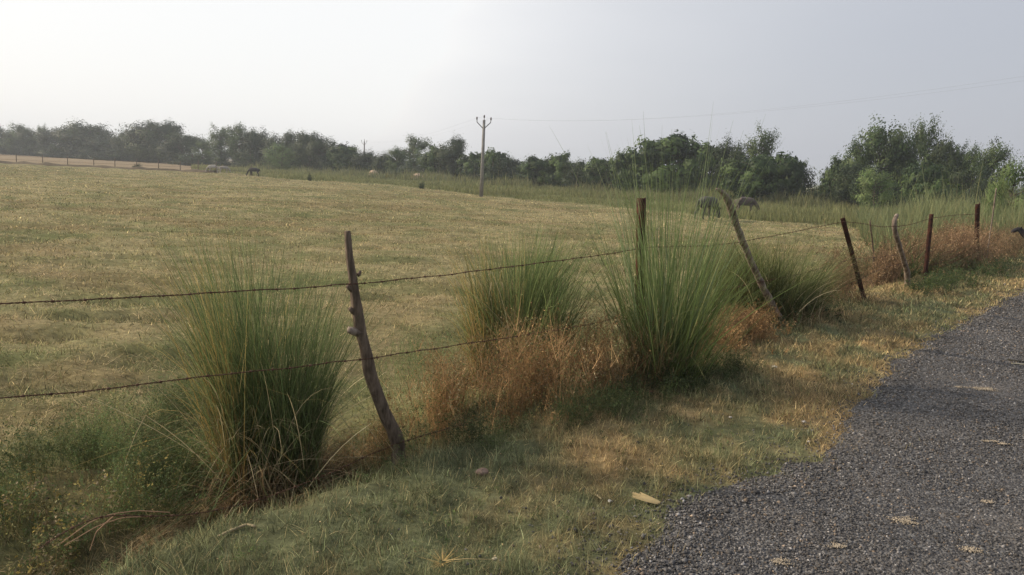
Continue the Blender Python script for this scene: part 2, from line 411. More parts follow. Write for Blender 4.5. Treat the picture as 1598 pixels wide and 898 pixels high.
tt = np.r_[np.arange(-12, 14, .06), np.geomspace(14, 260, 220)]
nv = 46; vv = np.r_[np.linspace(0, .06, 7)[:-1], np.linspace(.06, 1, 40)]
es = edge_s(tt); es2 = -5.0 + .2 * (fbm(tt * .9, tt * 0 + 8.8, 6, 3) - .5)
S_ = es[:, None] * (1 - vv)[None] + es2[:, None] * vv[None]; T_ = np.repeat(tt[:, None], nv, 1)
X = P1[0] + T_ * FD[0] + S_ * FN[0]; Y = P1[1] + T_ * FD[1] + S_ * FN[1]
lift = np.clip((es[:, None] - S_) / .16, 0, 1) * .022 - .004
Z = height(X, Y) + .006 + lift + 0.006 * (fbm(X * 2, Y * 2, 77, 3) - .5)
V = np.stack([X, Y, Z], -1).reshape(-1, 3); i = np.arange(len(tt) - 1)[:, None] * nv; k = np.arange(nv - 1)[None]
F = np.stack([i + k, i + k + 1, i + nv + k + 1, i + nv + k], -1).reshape(-1, 4)
rdm = npmesh('road', V, F[:, ::-1], None, True); road = link('road', rdm, road_material()); tag(road, 'dark grey stone chip road', kind='structure')
def road_z(x, y):
    t, s = st(x, y); return height(x, y) + .003 + .023 * np.clip((edge_s(t) - s) / .16, 0, 1)

def in_view(x, y, margin=6):
    a = np.degrees(np.arctan2(x, y)); return (abs(a) < 36 + margin) & (y > 1.2)

def stones(P, size, c, rng=RNG):
    N = len(P); base = np.array([[1, 0, 0], [0, 1, 0], [-1, 0, 0], [0, -1, 0], [0, 0, .8], [0, 0, -.8]], float)
    a = rng.uniform(0, 2 * PI, N); ca, sa = np.cos(a), np.sin(a)
    v = base[None] * rng.uniform(.55, 1.35, (N, 6, 3)) + rng.normal(size=(N, 6, 3)) * .22
    v = v * size[:, None, None]
    x = v[..., 0] * ca[:, None] - v[..., 1] * sa[:, None]; y = v[..., 0] * sa[:, None] + v[..., 1] * ca[:, None]
    v = np.stack([x, y, v[..., 2]], -1) + P[:, None]
    f = np.array([[0, 1, 4], [1, 2, 4], [2, 3, 4], [3, 0, 4], [1, 0, 5], [2, 1, 5], [3, 2, 5], [0, 3, 5]])
    F = (np.arange(N) * 6)[:, None, None] + f[None]
    return v.reshape(-1, 3), F.reshape(-1, 3), np.repeat(c, 6, axis=0)

def scatter_polar(n, r0, r1, power=0.0, margin=8):
    """points in the viewed sector; power 0 = even per log-distance ring"""
    u = RNG.random(n)
    if power == 0: r = r0 * (r1 / r0) ** u
    else: r = (r0 ** power + u * (r1 ** power - r0 ** power)) ** (1 / power)
    a = np.radians(RNG.uniform(-36 - margin, 36 + margin, n)); return r * np.sin(a), r * np.cos(a), r

x, y, r = scatter_polar(520000, 1.9, 26, 0.7)
t_, s_ = st(x, y); es = edge_s(t_)
fall = RNG.exponential(.16, len(x)) * (RNG.random(len(x)) < .6) * (.3 + 1.4 * fbm(x * 3, y * 3, 66, 3))
ok = (s_ < es + fall) & (s_ > -5.3)
x, y, r = x[ok][:230000], y[ok][:230000], r[ok][:230000]
size = RNG.lognormal(math.log(.0058), .33, len(x)); size = np.maximum(size, r * .0011)
g0 = RNG.lognormal(math.log(.078), .58, len(x)) * (.72 + .56 * fbm(x * .9, y * .9, 78, 4)); g0 = np.clip(g0, .025, .42)
g0 = g0 * .9 + .008; c = np.stack([g0 * 1.03, g0 * 1.0, g0 * .99], 1); br = RNG.random(len(x)) < .10; c[br] = c[br] * np.array([1.35, 1.1, .85])
P = np.stack([x, y, road_z(x, y) + size * np.where(s_[ok][:len(x)] < es[ok][:len(x)] - .25, -.12, .15)], 1)
Vs, Fs, Cs = stones(P, size, c)
gv = link('gravel', npmesh('gravel', Vs, Fs, Cs), leafmat('gravel_chips', 0, .75, .3)); tag(gv, 'loose dark grey stone chips covering the road', 'gravel', kind='stuff')

# pale sand patches lying on the chips
def sand_patch(px, py, w, h):
    c0 = g(px, py); n = 40; acc = Acc(); th = np.arange(n) / n * 2 * PI
    rr = [0.0, .35, .7, 1.0]; V = [[0, 0, .017]]
    for q in rr[1:]:
        rad = q * (1 + .45 * (fbm(np.cos(th) * 1.6 + px, np.sin(th) * 1.6 + py, 3, 3) - .5) * 2)
        V += [[w * rad[i] * math.cos(th[i]), h * rad[i] * math.sin(th[i]), .016 * (1 - q) + .0] for i in range(n)]
    V = np.array(V); V[:, 2] += .006 * RNG.random(len(V)); V = V + [c0[0], c0[1], c0[2] + .022]
    F = []
    for i in range(0, n, 2): F.append([0, 1 + i, 1 + (i + 1) % n, 1 + (i + 2) % n])
    for q in range(2):
        a = 1 + q * n
        for i in range(n): F.append([a + i, a + n + i, a + n + (i + 1) % n, a + (i + 1) % n])
    return V, np.array(F)
A = Acc()
for (px, py, w, h) in [(1535, 613, .075, .04), (1500, 610, .04, .02), (1412, 822, .05, .035), (1515, 868, .035, .02), (1305, 862, .03, .018), (1545, 696, .04, .012), (1218, 888, .035, .02), (1565, 700, .03, .012), (1540, 792, .02, .012)]:
    cc = g(px, py); nn = int(200 + 130000 * w * h); u = RNG.normal(size=(nn, 2)) * .62
    ok = fbm(u[:, 0] * 1.3 + px, u[:, 1] * 1.3 + py, 5, 3) > .40; u = u[ok]; nn = len(u)
    X_ = cc[0] + u[:, 0] * w * 1.1; Y_ = cc[1] + u[:, 1] * h * 1.1
    sz = RNG.uniform(.0015, .0042, nn); tcol = np.array([.36, .31, .24]) * np.exp(RNG.normal(size=(nn, 1)) * .18)
    A.add(*stones(np.stack([X_, Y_, road_z(X_, Y_) + .006 + sz * .3], 1), sz, tcol))
sp = link('sand', A.mesh('sand'), leafmat('pale_sand', 0, .95, .05, 60)); tag(sp, 'pale sandy dirt patches lying on the dark road chips', 'sand', kind='stuff')

# ------------------------------------------------------------------ verge turf and field stubble
def turf(n, r0, r1, keep, hmin, hmax, wmin, mat, name, label, power, lod, segs=2, tintvar=.28, bright=1.15, leanmax=1.25):
    x, y, r = scatter_polar(n, r0, r1, power)
    t_, s_ = st(x, y); ok = keep(x, y, t_, s_, r); x, y, r = x[ok], y[ok], r[ok]; n = len(x)
    c = ground_tint(x, y) * bright
    # individual blades go dry or stay green
    kd = RNG.random(n)[:, None]; dry = np.array([.46, .36, .19]); grn = np.array([.135, .172, .075])
    c = np.where(kd < .16, c * .4 + dry * .6, np.where(kd > .78, c * .45 + grn * .55, c))
    c = c * np.exp(RNG.normal(size=(n, 1)) * tintvar)
    h = RNG.uniform(hmin, hmax, n) * (.6 + .8 * fbm(x * 3, y * 3, 51, 2)); w = np.maximum(wmin, r * lod)
    base = np.stack([x, y, height(x, y) - .004], 1)
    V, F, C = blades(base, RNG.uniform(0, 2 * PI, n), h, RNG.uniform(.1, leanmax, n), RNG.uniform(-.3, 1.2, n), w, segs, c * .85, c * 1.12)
    o = link(name, npmesh(name, V, F, C), mat); tag(o, label, 'grass', kind='stuff'); return o
def k_verge(x, y, t, s, r):
    e = edge_s(t); pr = sstep(-.10, .16, s - e); thin = fbm(x * 2.2, y * 2.2, 61, 3)
    return (RNG.random(len(x)) < pr * (.35 + .65 * sstep(.3, .5, thin)) + .16 * np.exp(-np.abs(np.minimum(s - e, 0)) / .14) * sstep(.4, .6, thin)) & (s < .55) & (s > e - .6)
turf(900000, 1.9, 32, k_verge, .02, .07, .0034, M_grass, 'verge_grass', 'short matted green and straw coloured grass between road and fence', 0.8, .0010, bright=1.3, tintvar=.4)
def k_tuft(x, y, t, s, r):
    e = edge_s(t); cl = fbm(x * 5.5, y * 5.5, 64, 3) + .12 * sstep(-1.0, 0, s)
    return (s < .3) & (s > e + .1) & (RNG.random(len(x)) < sstep(.50, .64, cl))
turf(260000, 1.9, 26, k_tuft, .05, .13, .0036, M_grass, 'verge_tufts', 'taller uneven tufts and creeping weeds in the verge grass', 0.8, .0010, segs=4, bright=.95, tintvar=.45, leanmax=1.0)
def k_field(x, y, t, s, r): return (s > .45) & (r < np.interp(x / np.maximum(y, .1), EA, EN))
turf(330000, 3.2, 105, k_field, .025, .075, .003, M_grass, 'field_grass', 'short cut grass and stubble covering the field', 0.35, .0011, tintvar=.4)
# straw lying on the field and some on the verge
def k_ftuft(x, y, t, s, r):
    return (s > .5) & (r < 60) & (RNG.random(len(x)) < sstep(.53, .66, fbm(x * .55 + .12 * y, y * 2.3 - .15 * x, 35, 4)) + .04)
turf(170000, 3.2, 60, k_ftuft, .05, .13, .0036, M_grass, 'field_tufts', 'darker uneven tufts left standing in the cut field', 0.35, .0011, segs=3, bright=1.0, tintvar=.45, leanmax=.9)
x, y, r = scatter_polar(60000, 3, 45, .4); t_, s_ = st(x, y); ok = (s_ > .5) & (fbm(x * .7, y * 1.5, 71, 3) > .42); x, y, r = x[ok], y[ok], r[ok]; n = len(x)
c = np.array([.55, .42, .24]) * np.exp(RNG.normal(size=(n, 1)) * .25)
V, F, C = blades(np.stack([x, y, height(x, y) + .012], 1), RNG.uniform(0, 2 * PI, n), RNG.uniform(.05, .2, n), RNG.uniform(1.1, 1.65, n), RNG.uniform(-.3, .5, n), np.maximum(.0028, r * .0006), 2, c, c, .2)
st_o = link('straw', npmesh('straw', V, F, C), M_dry); tag(st_o, 'cut straw scattered over the field', 'straw', kind='stuff')

# tall meadow grass past the mown field, up to the trees
def band(name, label, n, pxr, near, far, hfun, tint, wl, height_jit=.35, power=1.0):
    px = RNG.uniform(pxr[0], pxr[1], n); u = RNG.random(n) ** power
    D = np.array([near(p) for p in px]) * (1 - u) + np.array([far(p) for p in px]) * u
    a = np.interp(px, np.linspace(-100, 1800, 96), [angof(q) for q in np.linspace(-100, 1800, 96)])
    x, y = a * D, D; h = hfun(px, x, y) * np.exp(RNG.normal(size=n) * height_jit)
    cl = fbm(x * .35, y * .35, 91, 3); ok = RNG.random(n) < sstep(.3, .5, cl) + .15
    x, y, h, D, cl = x[ok], y[ok], h[ok], D[ok], cl[ok]; n = len(x)
    c = np.array(tint)[None] * np.exp(RNG.normal(size=(n, 1)) * .22) * (.7 + .6 * fbm(x * .15, y * .15, 93, 3))[:, None]
    yel = (RNG.random(n) < .25)[:, None]; c = np.where(yel, c * .5 + np.array([.33, .29, .14]) * .5, c)
    V, F, C = blades(np.stack([x, y, height(x, y) - .02], 1), RNG.uniform(0, 2 * PI, n), h, RNG.uniform(0, .4, n), RNG.uniform(0, .9, n), np.maximum(D * .0010, .006), 3, c * .9, c * 1.1)
    o = link(name, npmesh(name, V, F, C), M_grass); tag(o, label, 'grass', kind='stuff'); return o
band('meadow_grass', 'green meadow grass between the mown field and the trees', 100000, (300, 1420), edge_D, lambda p: tree_D(p) * .99,
     lambda px, x, y: .13 + .26 * sstep(.42, .62, fbm(x * .12, y * .12, 95, 3)), (.17, .185, .08), .0014)
band('reed_grass', 'tall weedy green stalks standing along the foot of the trees', 42000, (380, 1620), lambda p: tree_D(p) * .86, lambda p: tree_D(p) * .99,
     lambda px, x, y: .35 + .6 * sstep(.4, .7, fbm(x * .25, y * .25, 96, 3)), (.15, .165, .075), .0012)
band('tall_grass', 'tall feathery green grass bank beyond the fence beside the dry weeds', 60000, (1346, 1660), lambda p: float(np.interp(p, [1346, 1360, 1400, 1480, 1660], [37, 27, 22, 22, 24])), lambda p: float(np.interp(p, [1240, 1400, 1660], [46, 44, 46])),
     lambda px, x, y: .60 + .40 * sstep(1370, 1460, px), (.17, .20, .095), .0012)

# ------------------------------------------------------------------ haze
acc_h = 60
hb = []
for sx in (-1, 1):
    for sy in (-1, 1):
        for z_ in (-2.2, 16.0): hb.append((sx * 2700, sy * 2700, z_))
hf = [(0, 1, 3, 2), (4, 6, 7, 5), (0, 4, 5, 1), (2, 3, 7, 6), (0, 2, 6, 4), (1, 5, 7, 3)]
hm = bpy.data.meshes.new('haze'); hm.from_pydata(hb, [], hf); hm.update()
m, t, o = newmat('hazy_air'); pv = t.nodes.new('ShaderNodeVolumePrincipled')
pv.inputs['Color'].default_value = (.80, .87, .95, 1); pv.inputs['Density'].default_value = .0008; pv.inputs['Anisotropy'].default_value = .2
t.links.new(pv.outputs[0], o.inputs['Volume'])
hzo = link('haze', hm, m); tag(hzo, 'thin bluish haze in the air over the fields', 'haze', kind='stuff')

# ------------------------------------------------------------------ trees
def tree_proto(kind, seed):
    """unit tree: height 1, crown half width about .5; returns (trunk mesh, crown mesh)"""
    rng = np.random.default_rng(seed)
    tr = Acc(); cr_ = Acc()
    P = dict(
        round=dict(nb=60, rz=.47, cz=.53, rc=.11, leaf=.034, n=260, cols=[(.030, .050, .022), (.045, .066, .028), (.066, .090, .040)], ang=(0, 1), low=.12),
        broad=dict(nb=58, rz=.46, cz=.50, rc=.085, leaf=.050, n=150, cols=[(.030, .058, .018), (.055, .092, .028), (.088, .135, .042)], ang=(0, 1), low=.08),
        airy=dict(nb=44, rz=.50, cz=.54, rc=.09, leaf=.030, n=230, cols=[(.06, .095, .035), (.085, .125, .045), (.11, .15, .06)], ang=(0, 1), low=.10),
        pale=dict(nb=44, rz=.50, cz=.50, rc=.10, leaf=.030, n=200, cols=[(.11, .17, .055), (.14, .20, .07), (.17, .22, .085)], ang=(0, 1), low=.05),
        bush=dict(nb=26, rz=.55, cz=.42, rc=.13, leaf=.050, n=120, cols=[(.030, .048, .020), (.042, .062, .026), (.06, .085, .036)], ang=(0, 1), low=-.02))[kind]
    # trunk
    bend = rng.normal(size=2) * .04
    th = .55
    tp = np.array([[0, 0, -.03], [bend[0] * .3, bend[1] * .3, th * .4], [bend[0], bend[1], th], [bend[0] * 1.4, bend[1] * 1.4, .82]])
    tr.add(*tube(resample(tp, 9), np.linspace(.028, .006, 9) * (1.0 if kind != 'airy' else .8), 6, (.5, .5, .5), .08, rng))
    for b in range(P['nb']):
        # end point on an uneven crown surface
        u = rng.uniform(-.95, 1); a = rng.uniform(0, 2 * PI); rr = math.sqrt(1 - u * u) ** (.7 if kind != 'airy' else .9)
        lob = .72 + .42 * rng.random() + (.12 * math.sin(3 * a + seed))
        end = np.array([math.cos(a) * rr * .5 * lob, math.sin(a) * rr * .5 * lob, P['cz'] + u * P['rz'] * (.78 + .26 * rng.random())])
        if kind == 'airy': end[:2] *= (.55 + .55 * rng.random())
        end[2] = max(end[2], P['low'])
        z0 = min(max(end[2] - rng.uniform(.08, .3), .12), .72); st0 = np.array([bend[0] * z0, bend[1] * z0, z0])
        if kind == 'bush': st0 = np.array([0, 0, 0.02])
        mid = (st0 + end) / 2 + rng.normal(size=3) * .03
        pth = resample([st0, mid, end], 6)
        tr.add(*tube(pth, np.linspace(.010, .002, 6), 4, (.5, .5, .5), 0, rng))
        n = int(P['n'] * rng.uniform(.55, 1.3)); uu = rng.uniform(.35, 1.04, n) ** .8
        c0 = st0[None] * (1 - uu[:, None]) + end[None] * uu[:, None]
        sub = rng.integers(0, 5, n); offs = rng.normal(size=(5, 3)) * P['rc'] * .75
        q = c0 + offs[sub] * .8 + rng.normal(size=(n, 3)) * P['rc'] * .48 * np.array([1, 1, .7])
        if kind == 'broad': q[:, 2] -= rng.random(n) * .02
        q[:, 2] = np.maximum(q[:, 2], .01)
        base = np.array(P['cols'][rng.integers(0, 3)]) * rng.uniform(.75, 1.25)
        c = base[None] * np.exp(rng.normal(size=(n, 1)) * .13)
        cc_ = end * .8 + st0 * .2; nr = (q - cc_) / P['rc'] + (q - np.array([0, 0, .45])) * 2.2 + rng.normal(size=(n, 3)) * .42 + np.array([0, 0, .25])
        cr_.add(*cards_n(q, nr, P['leaf'] * rng.uniform(.6, 1.35, n), c, rng, asp=1.5 if kind == 'broad' else 1.1))
    return tr.mesh(kind + '_trunk', True), cr_.mesh(kind + '_crown')

PROTO = {}
for kind, ns in (('round', 5), ('broad', 4), ('airy', 4), ('pale', 2), ('bush', 3)):
    PROTO[kind] = [tree_proto(kind, 100 + 13 * q + len(kind)) for q in range(ns)]
for kd in PROTO.values():
    for a, b in kd: a.materials.append(M_bark); b.materials.append(M_leaf)

cnt = {}
def tree(px, top, wpx, kind, label, D=None, group=None, name=None, cat='tree', sink=0.0):
    D = D or tree_D(px); p = atd(px, 300, D); x, y = p[0], p[1]; z0 = hz_(x, y) - sink
    base_py = None
    # true height so that the crown top meets the sight line
    d = ray(px, top); tz = CAM[2] + D / d[1] * d[2]; H = max(tz - z0, .8); Wm = wpx / FPX * D
    p = atd(px - (0), top + (300 - top) * .5, D); x, y = p[0], p[1]
    nm = name or {'bush': 'bush', 'round': 'broadleaf_tree', 'broad': 'large_leaf_tree', 'airy': 'slender_tree', 'pale': 'pale_tree'}[kind]
    o = empty(nm, (x, y, z0), random.uniform(0, 2 * PI)); o.scale = (Wm * 1.12, Wm * 1.12, H * 1.09)
    cnt[kind] = cnt.get(kind, 0) + 1; a, b = PROTO[kind][cnt[kind] % len(PROTO[kind])]
    t1 = bpy.data.objects.new('trunk', a); t2 = bpy.data.objects.new('crown', b)
    for q in (t1, t2): scene.collection.objects.link(q); q.parent = o
    tag(o, label, cat, group); return o

G1 = 'trees of the distant tree line'
T = [
 (6, 203, 46, 'round', 'hazy grey green tree at the far left end of the tree line', None),
 (30, 198, 42, 'airy', 'hazy feathery tree second from the left end of the tree line', None),
 (50, 206, 34, 'round', 'low hazy tree between two feathery trees near the left end', None),
 (68, 198, 18, 'airy', 'thin wispy tree just left of the broad twin domed tree', None),
 (98, 205, 54, 'round', 'hazy broad tree, left dome of the twin domed clump', None),
 (138, 196, 74, 'round', 'big hazy dome shaped tree, tallest of the left third', None),
 (170, 217, 50, 'round', 'lower hazy tree on the right shoulder of the big dome tree', None),
 (196, 211, 42, 'round', 'small hazy tree in the dip between the two big dome trees', None),
 (222, 206, 50, 'round', 'mid sized tree leaning into the left side of the second dome tree', None),
 (248, 196, 76, 'round', 'big dome shaped dark tree, second dome of the tree line', None),
 (284, 212, 56, 'round', 'round shouldered tree on the right side of the second dome tree', None),
 (318, 222, 34, 'airy', 'small tree in the notch right of the second dome tree', None),
 (346, 203, 44, 'airy', 'ragged topped tall tree above the white cattle', None),
 (376, 200, 52, 'airy', 'ragged topped tallest tree above the dark cow', None),
 (402, 209, 46, 'round', 'tree behind the bright green one on its left side', None),
 (436, 217, 50, 'round', 'dark tree directly behind the bright pale green tree', None),
 (456, 211, 34, 'round', 'small domed treetop right above the pale green tree', None),
 (484, 212, 46, 'round', 'small domed treetop halfway between pale green tree and far utility pole', None),
 (508, 222, 46, 'round', 'sloping treetop left of the far utility pole', None),
 (540, 228, 46, 'broad', 'dark tree next to the far utility pole on its left', None),
 (572, 240, 38, 'round', 'dark tree directly behind the far utility pole', None),
 (600, 243, 34, 'round', 'small low tree right of the far utility pole', None),
 (617, 233, 34, 'airy', 'small open crowned tree right of the gap by the far utility pole', None),
 (648, 219, 54, 'airy', 'grey purple rounded tree, tallest between the two utility poles', 140),
 (680, 231, 42, 'broad', 'dark leafy tree right of the grey purple rounded tree', None),
 (708, 220, 42, 'round', 'domed green tree left of the near utility pole', None),
 (738, 240, 44, 'broad', 'large leaved tree just left of the near utility pole', None),
 (772, 233, 40, 'broad', 'tufted open crowned tree just right of the near utility pole', None),
 (798, 251, 40, 'round', 'low grey green tree in the dip right of the near utility pole', 115),
 (836, 248, 54, 'broad', 'round bushy large leaved tree right of the dip', None),
 (874, 243, 46, 'broad', 'bushy large leaved tree with a tuft on top', None),
 (905, 254, 44, 'round', 'low bushy tree just left of the tall grass stalks', None),
 (940, 248, 54, 'broad', 'leafy tree behind the left stalks of the tall grass clump', None),
 (990, 234, 62, 'broad', 'leafy tree behind the rusty steel post in the tall grass', None),
 (1045, 216, 112, 'broad', 'big spreading dark green tree right behind the tall grass stalks', None),
 (1096, 226, 60, 'broad', 'right shoulder tree of the big spreading tree', None),
 (1136, 229, 50, 'round', 'round topped tree behind the leaning branch post', None),
 (1184, 211, 50, 'airy', 'tall narrow headed tree between the leaning post and the gap', None),
 (1172, 246, 70, 'broad', 'green leafy tree in front of the tall narrow headed tree', 70),
 (1212, 240, 70, 'broad', 'large leaved tree with layered boughs left of the gap', None),
 (1234, 247, 44, 'broad', 'last layered tree before the gap in the tree line', None),
 (1312, 252, 46, 'broad', 'spiky branched dark tree at the right edge of the gap', None),
 (1334, 228, 60, 'airy', 'green tree rising left of the tallest tree of the right grove', None),
 (1372, 198, 84, 'airy', 'tallest light green tree of the right grove', None),
 (1402, 216, 50, 'round', 'dark green tree tucked right of the tallest tree', 74),
 (1442, 201, 56, 'airy', 'tall open crowned tree in the middle of the right grove', None),
 (1475, 226, 54, 'round', 'dark tree right of the tall open crowned one', None),
 (1495, 236, 44, 'airy', 'brownish green tree right of middle in the right grove', None),
 (1519, 237, 42, 'airy', 'green pointed tree left of the last tall tree', None),
 (1553, 227, 50, 'airy', 'last tall tree at the right end of the grove', None),
 (1340, 262, 60, 'round', 'dark low tree under the left side of the tallest tree', 64),
 (1440, 258, 60, 'broad', 'low dense tree under the tall open crowned tree', 62),
 (1520, 268, 54, 'round', 'low dense green tree under the pointed tree', 60),
]
for a in T: tree(a[0], a[1], a[2], a[3], a[4], a[5], G1)
tree(439, 228, 46, 'pale', 'bright pale green young tree in front of the dark line', 138)
tree(1368, 268, 58, 'pale', 'bright leafy low tree in front of the tallest tree', 58).scale
tree(1462, 282, 60, 'broad', 'low large leaved bush tree beside the crooked pale post', 52)
tree(1586, 262, 70, 'pale', 'pale green thorny shrub at the edge of the road verge beyond the fence', 33, name='shrub', cat='shrub')
tree(1556, 285, 34, 'pale', 'small pale green shrub right of the thin whitish pole', 29, name='shrub', cat='shrub')
rb = random.Random(5)
for q in range(58):
    px = 10 + q * 27 + rb.uniform(-8, 8)
    hz_y = 230 + .0454 * px; D = tree_D(px) * rb.uniform(.95, 1.08)
    tall = rb.uniform(2.2, 4.2); topy = hz_y - (tall - 2.1) / D * FPX
    if 1262 < px < 1290: topy = 286
    tree(px, topy, rb.uniform(38, 60), 'bush', 'dark bush filling the foot of the tree line', D, 'bushes at the foot of the tree line')
# farther, paler trees showing behind the line and in its gaps
for q in range(26):
    px = 560 + q * 42 + rb.uniform(-12, 12)
    if 1235 < px < 1320: continue
    tree(px, 250 + .0454 * (px - 600) + rb.uniform(-4, 5), rb.uniform(50, 80), 'round', 'pale hazy tree seen through gaps in the tree line', 210, 'hazy trees behind the tree line')

# ------------------------------------------------------------------ utility poles and lines
def utility_pole(px, base_y, top_y, label, rz=0.0):
    b = g(px, base_y); d = ray(px, top_y); tz = CAM[2] + b[1] / d[1] * d[2]; H = tz - b[2]
    o = empty('utility_pole', b, rz)
    def prism(rb_, rt, H_):
        V = [[sx * rb_, sy * rb_ * 1.3, -.2] for sx, sy in ((-1, -1), (1, -1), (1, 1), (-1, 1))] + [[sx * rt, sy * rt * 1.3, H_] for sx, sy in ((-1, -1), (1, -1), (1, 1), (-1, 1))]
        return np.array(V, float), np.array([[0, 1, 5, 4], [1, 2, 6, 5], [2, 3, 7, 6], [3, 0, 4, 7], [4, 5, 6, 7], [3, 2, 1, 0]])
    V, F = prism(.13, .085, H * .93); link('pole', npmesh('pole', V, F), M_conc, o)
    tips = []
    A = Acc()
    for s in (-1, 1):
        p0 = np.array([s * .06, -.12, H * .83]); p1 = np.array([s * .52, -.12, H * .90]); p2 = np.array([s * .54, -.12, H * .93])
        A.add(*tube([p0, (p0 + p1) / 2, p1, p2], .035, 4, (.15, .15, .15))); tips.append(p2)
    link('cross_arm', A.mesh('arm'), M_iron, o)
    A = Acc(); A.add(*tube([[0, -.0, H * .92], [0, 0, H * .96]], .025, 4)); link('top_pin', A.mesh('pin'), M_iron, o); tips.append(np.array([0, 0, H * .955]))
    for p in tips:
        A = Acc(); A.add(*tube([p, p + [0, 0, .05], p + [0, 0, .09], p + [0, 0, .13], p + [0, 0, .2]], [.05, .07, .045, .07, .035], 8)); link('insulator', A.mesh('ins'), M_porc, o)
    tag(o, label, 'utility pole', 'utility poles across the field')
    c, s_ = math.cos(rz), math.sin(rz)
    return [b + np.array([p[0] * c - p[1] * s_, p[0] * s_ + p[1] * c, p[2] + .15]) for p in tips]
tipA = utility_pole(751, 307, 178, 'concrete utility pole standing at the edge of the mown field', -.1)
tipB = utility_pole(568, 272, 217, 'smaller looking concrete utility pole farther off by the dark trees', -.1)
A2 = [atd(1960, 60, 23.0), atd(1960, 72, 23.5), atd(1960, 52, 24)]
for (a, b, lab) in [(tipA[0], tipB[0], 'power line from the near utility pole to the far one, left wire'), (tipA[1], tipB[1], 'power line from the near utility pole to the far one, right wire'), (tipA[2], tipB[2], 'power line from the top of the near utility pole to the far one'),
                    (tipA[1], A2[0], 'upper power line rising from the near pole to the right over the trees'), (tipA[0], A2[1], 'lower power line rising from the near pole to the right over the trees')]:
    u = np.linspace(0, 1, 40)[:, None]; p = a * (1 - u) + b * u; p[:, 2] -= (4 * u * (1 - u))[:, 0] * 1.0
    A = Acc(); A.add(*tube(p, .0018, 4)); o = link('power_line', A.mesh('line'), M_iron); tag(o, lab, 'wire', 'power lines')

# ------------------------------------------------------------------ roadside fence
fence = empty('barbed_wire_fence', (0, 0, 0))
tag(fence, 'rusty barbed wire fence on crooked branch posts and steel posts beside the road', 'fence')
BASES = {}
def branch_post(pts, rads, mat, label, name='wooden_post', rough=.06, n=40, off=0.0):
    base = g(*pts[-1]); 
    P = [onfence(a, b, off) for a, b in pts[:-1]]
    e = onfence(*pts[-1], off); P.append(e); e2 = e + (e - P[-2]) * .5; e2[2] = min(e2[2], base[2] - .25); P.append(e2)
    P = np.array(P); rad = list(rads) + [rads[-1]]
    d = np.r_[0, np.cumsum(np.linalg.norm(np.diff(P, axis=0), axis=1))]; u = np.linspace(0, d[-1], n)
    Q = resample(P, n); R = np.interp(u, d, rad) * (1 + .10 * (vnoise(u * 9, u * 0, 7) - .5) * 2)
    Q[:, 0] += .006 * (vnoise(u * 7, u * 0 + 3, 3) - .5) * 2
    A = Acc(); A.add(*tube(Q, R, 12, (.5, .5, .5), rough * .5)); o = link(name, A.mesh(name, True), mat, fence); o['label'] = label
    return o, Q, R
p1, Q1, R1 = branch_post([(543, 361), (545, 385), (549, 430), (554, 470), (561, 510), (569, 545), (577, 580), (588, 615), (603, 650), (621, 684)],
    [.016, .021, .024, .027, .032, .034, .036, .040, .043, .046], M_wood, 'dark curved branch post with knots and a broken pale stub')
for (px, py, dx, L, r_) in [(550, 452, -1, .035, .014), (555, 487, -1, .04, .016), (561, 518, -1, .075, .022), (558, 430, 1, .02, .010)]:
    q = onfence(px, py); side = np.array([FD[0], FD[1], 0]) * dx
    A = Acc(); A.add(*tube([q, q + side * L * .6 + [0, 0, .01], q + side * L + [0, 0, .025]], [r_ * 1.3, r_, r_ * .75], 8, (.5, .5, .5), .1))
    k_ = link('knot', A.mesh('knot', True), M_pale if L > .07 else M_wood, p1)
p3, Q3, R3 = branch_post([(1118, 295), (1127, 298), (1134, 309), (1143, 335), (1155, 368), (1170, 403), (1184, 434), (1199, 465), (1213, 492), (1229, 516)],
    [.010, .022, .036, .038, .036, .037, .038, .040, .044, .047], M_pale, 'long leaning branch post with blotched peeling bark and a pale snapped tip')
branch_post([(1400, 336), (1395, 346), (1396, 362), (1402, 380), (1409, 402), (1415, 422), (1417, 438)],
    [.030, .038, .036, .038, .042, .046, .05], M_pale, 'pale hooked branch post standing in the dry red weeds', n=30)
def steel_post(top, bot, w, label, off=0.0, bz=None):
    b = g(*bot) if bz is None else bz; a = onfence(*top, off); e = onfence(*bot, off)
    ax = (a - e); ax /= np.linalg.norm(ax); e = e - ax * .3
    s1 = np.array([FD[0], FD[1], 0]) * .9 + np.array([-.3, .1, 0]); s1 -= s1.dot(ax) * ax; s1 /= np.linalg.norm(s1); s2 = np.cross(ax, s1)
    th = .006; prof = [(0, 0), (w, 0), (w, th), (th, th), (th, w), (0, w)]; nseg = 14
    L = np.linalg.norm(a - e); V = []
    for j in range(nseg + 1):
        c0 = e + ax * L * j / nseg + s1 * .002 * random.uniform(-1, 1)
        V += [c0 + s1 * (u_ - w / 2) + s2 * (v_ - w / 4) for u_, v_ in prof]
    F = []
    for j in range(nseg):
        for k in range(6): F.append([j * 6 + k, j * 6 + (k + 1) % 6, j * 6 + 6 + (k + 1) % 6, j * 6 + 6 + k])
    t0 = nseg * 6; F += [[t0, t0 + 1, t0 + 2, t0 + 3], [t0, t0 + 3, t0 + 4, t0 + 5]]
    o = link('steel_post', npmesh('steel_post', np.array(V), np.array(F)), M_rust, fence); o['label'] = label
steel_post((1004, 309), (999, 600), .066, 'dark rusty angle iron post standing upright in the tall grass clump')
steel_post((1316, 338), (1351, 470), .060, 'rusty angle iron post leaning towards the road')
steel_post((1455, 334), (1447, 412), .070, 'short dark steel post upright behind the dry red weeds')
steel_post((1527, 317), (1525, 388), .09, 'last dark post before the pale shrub')
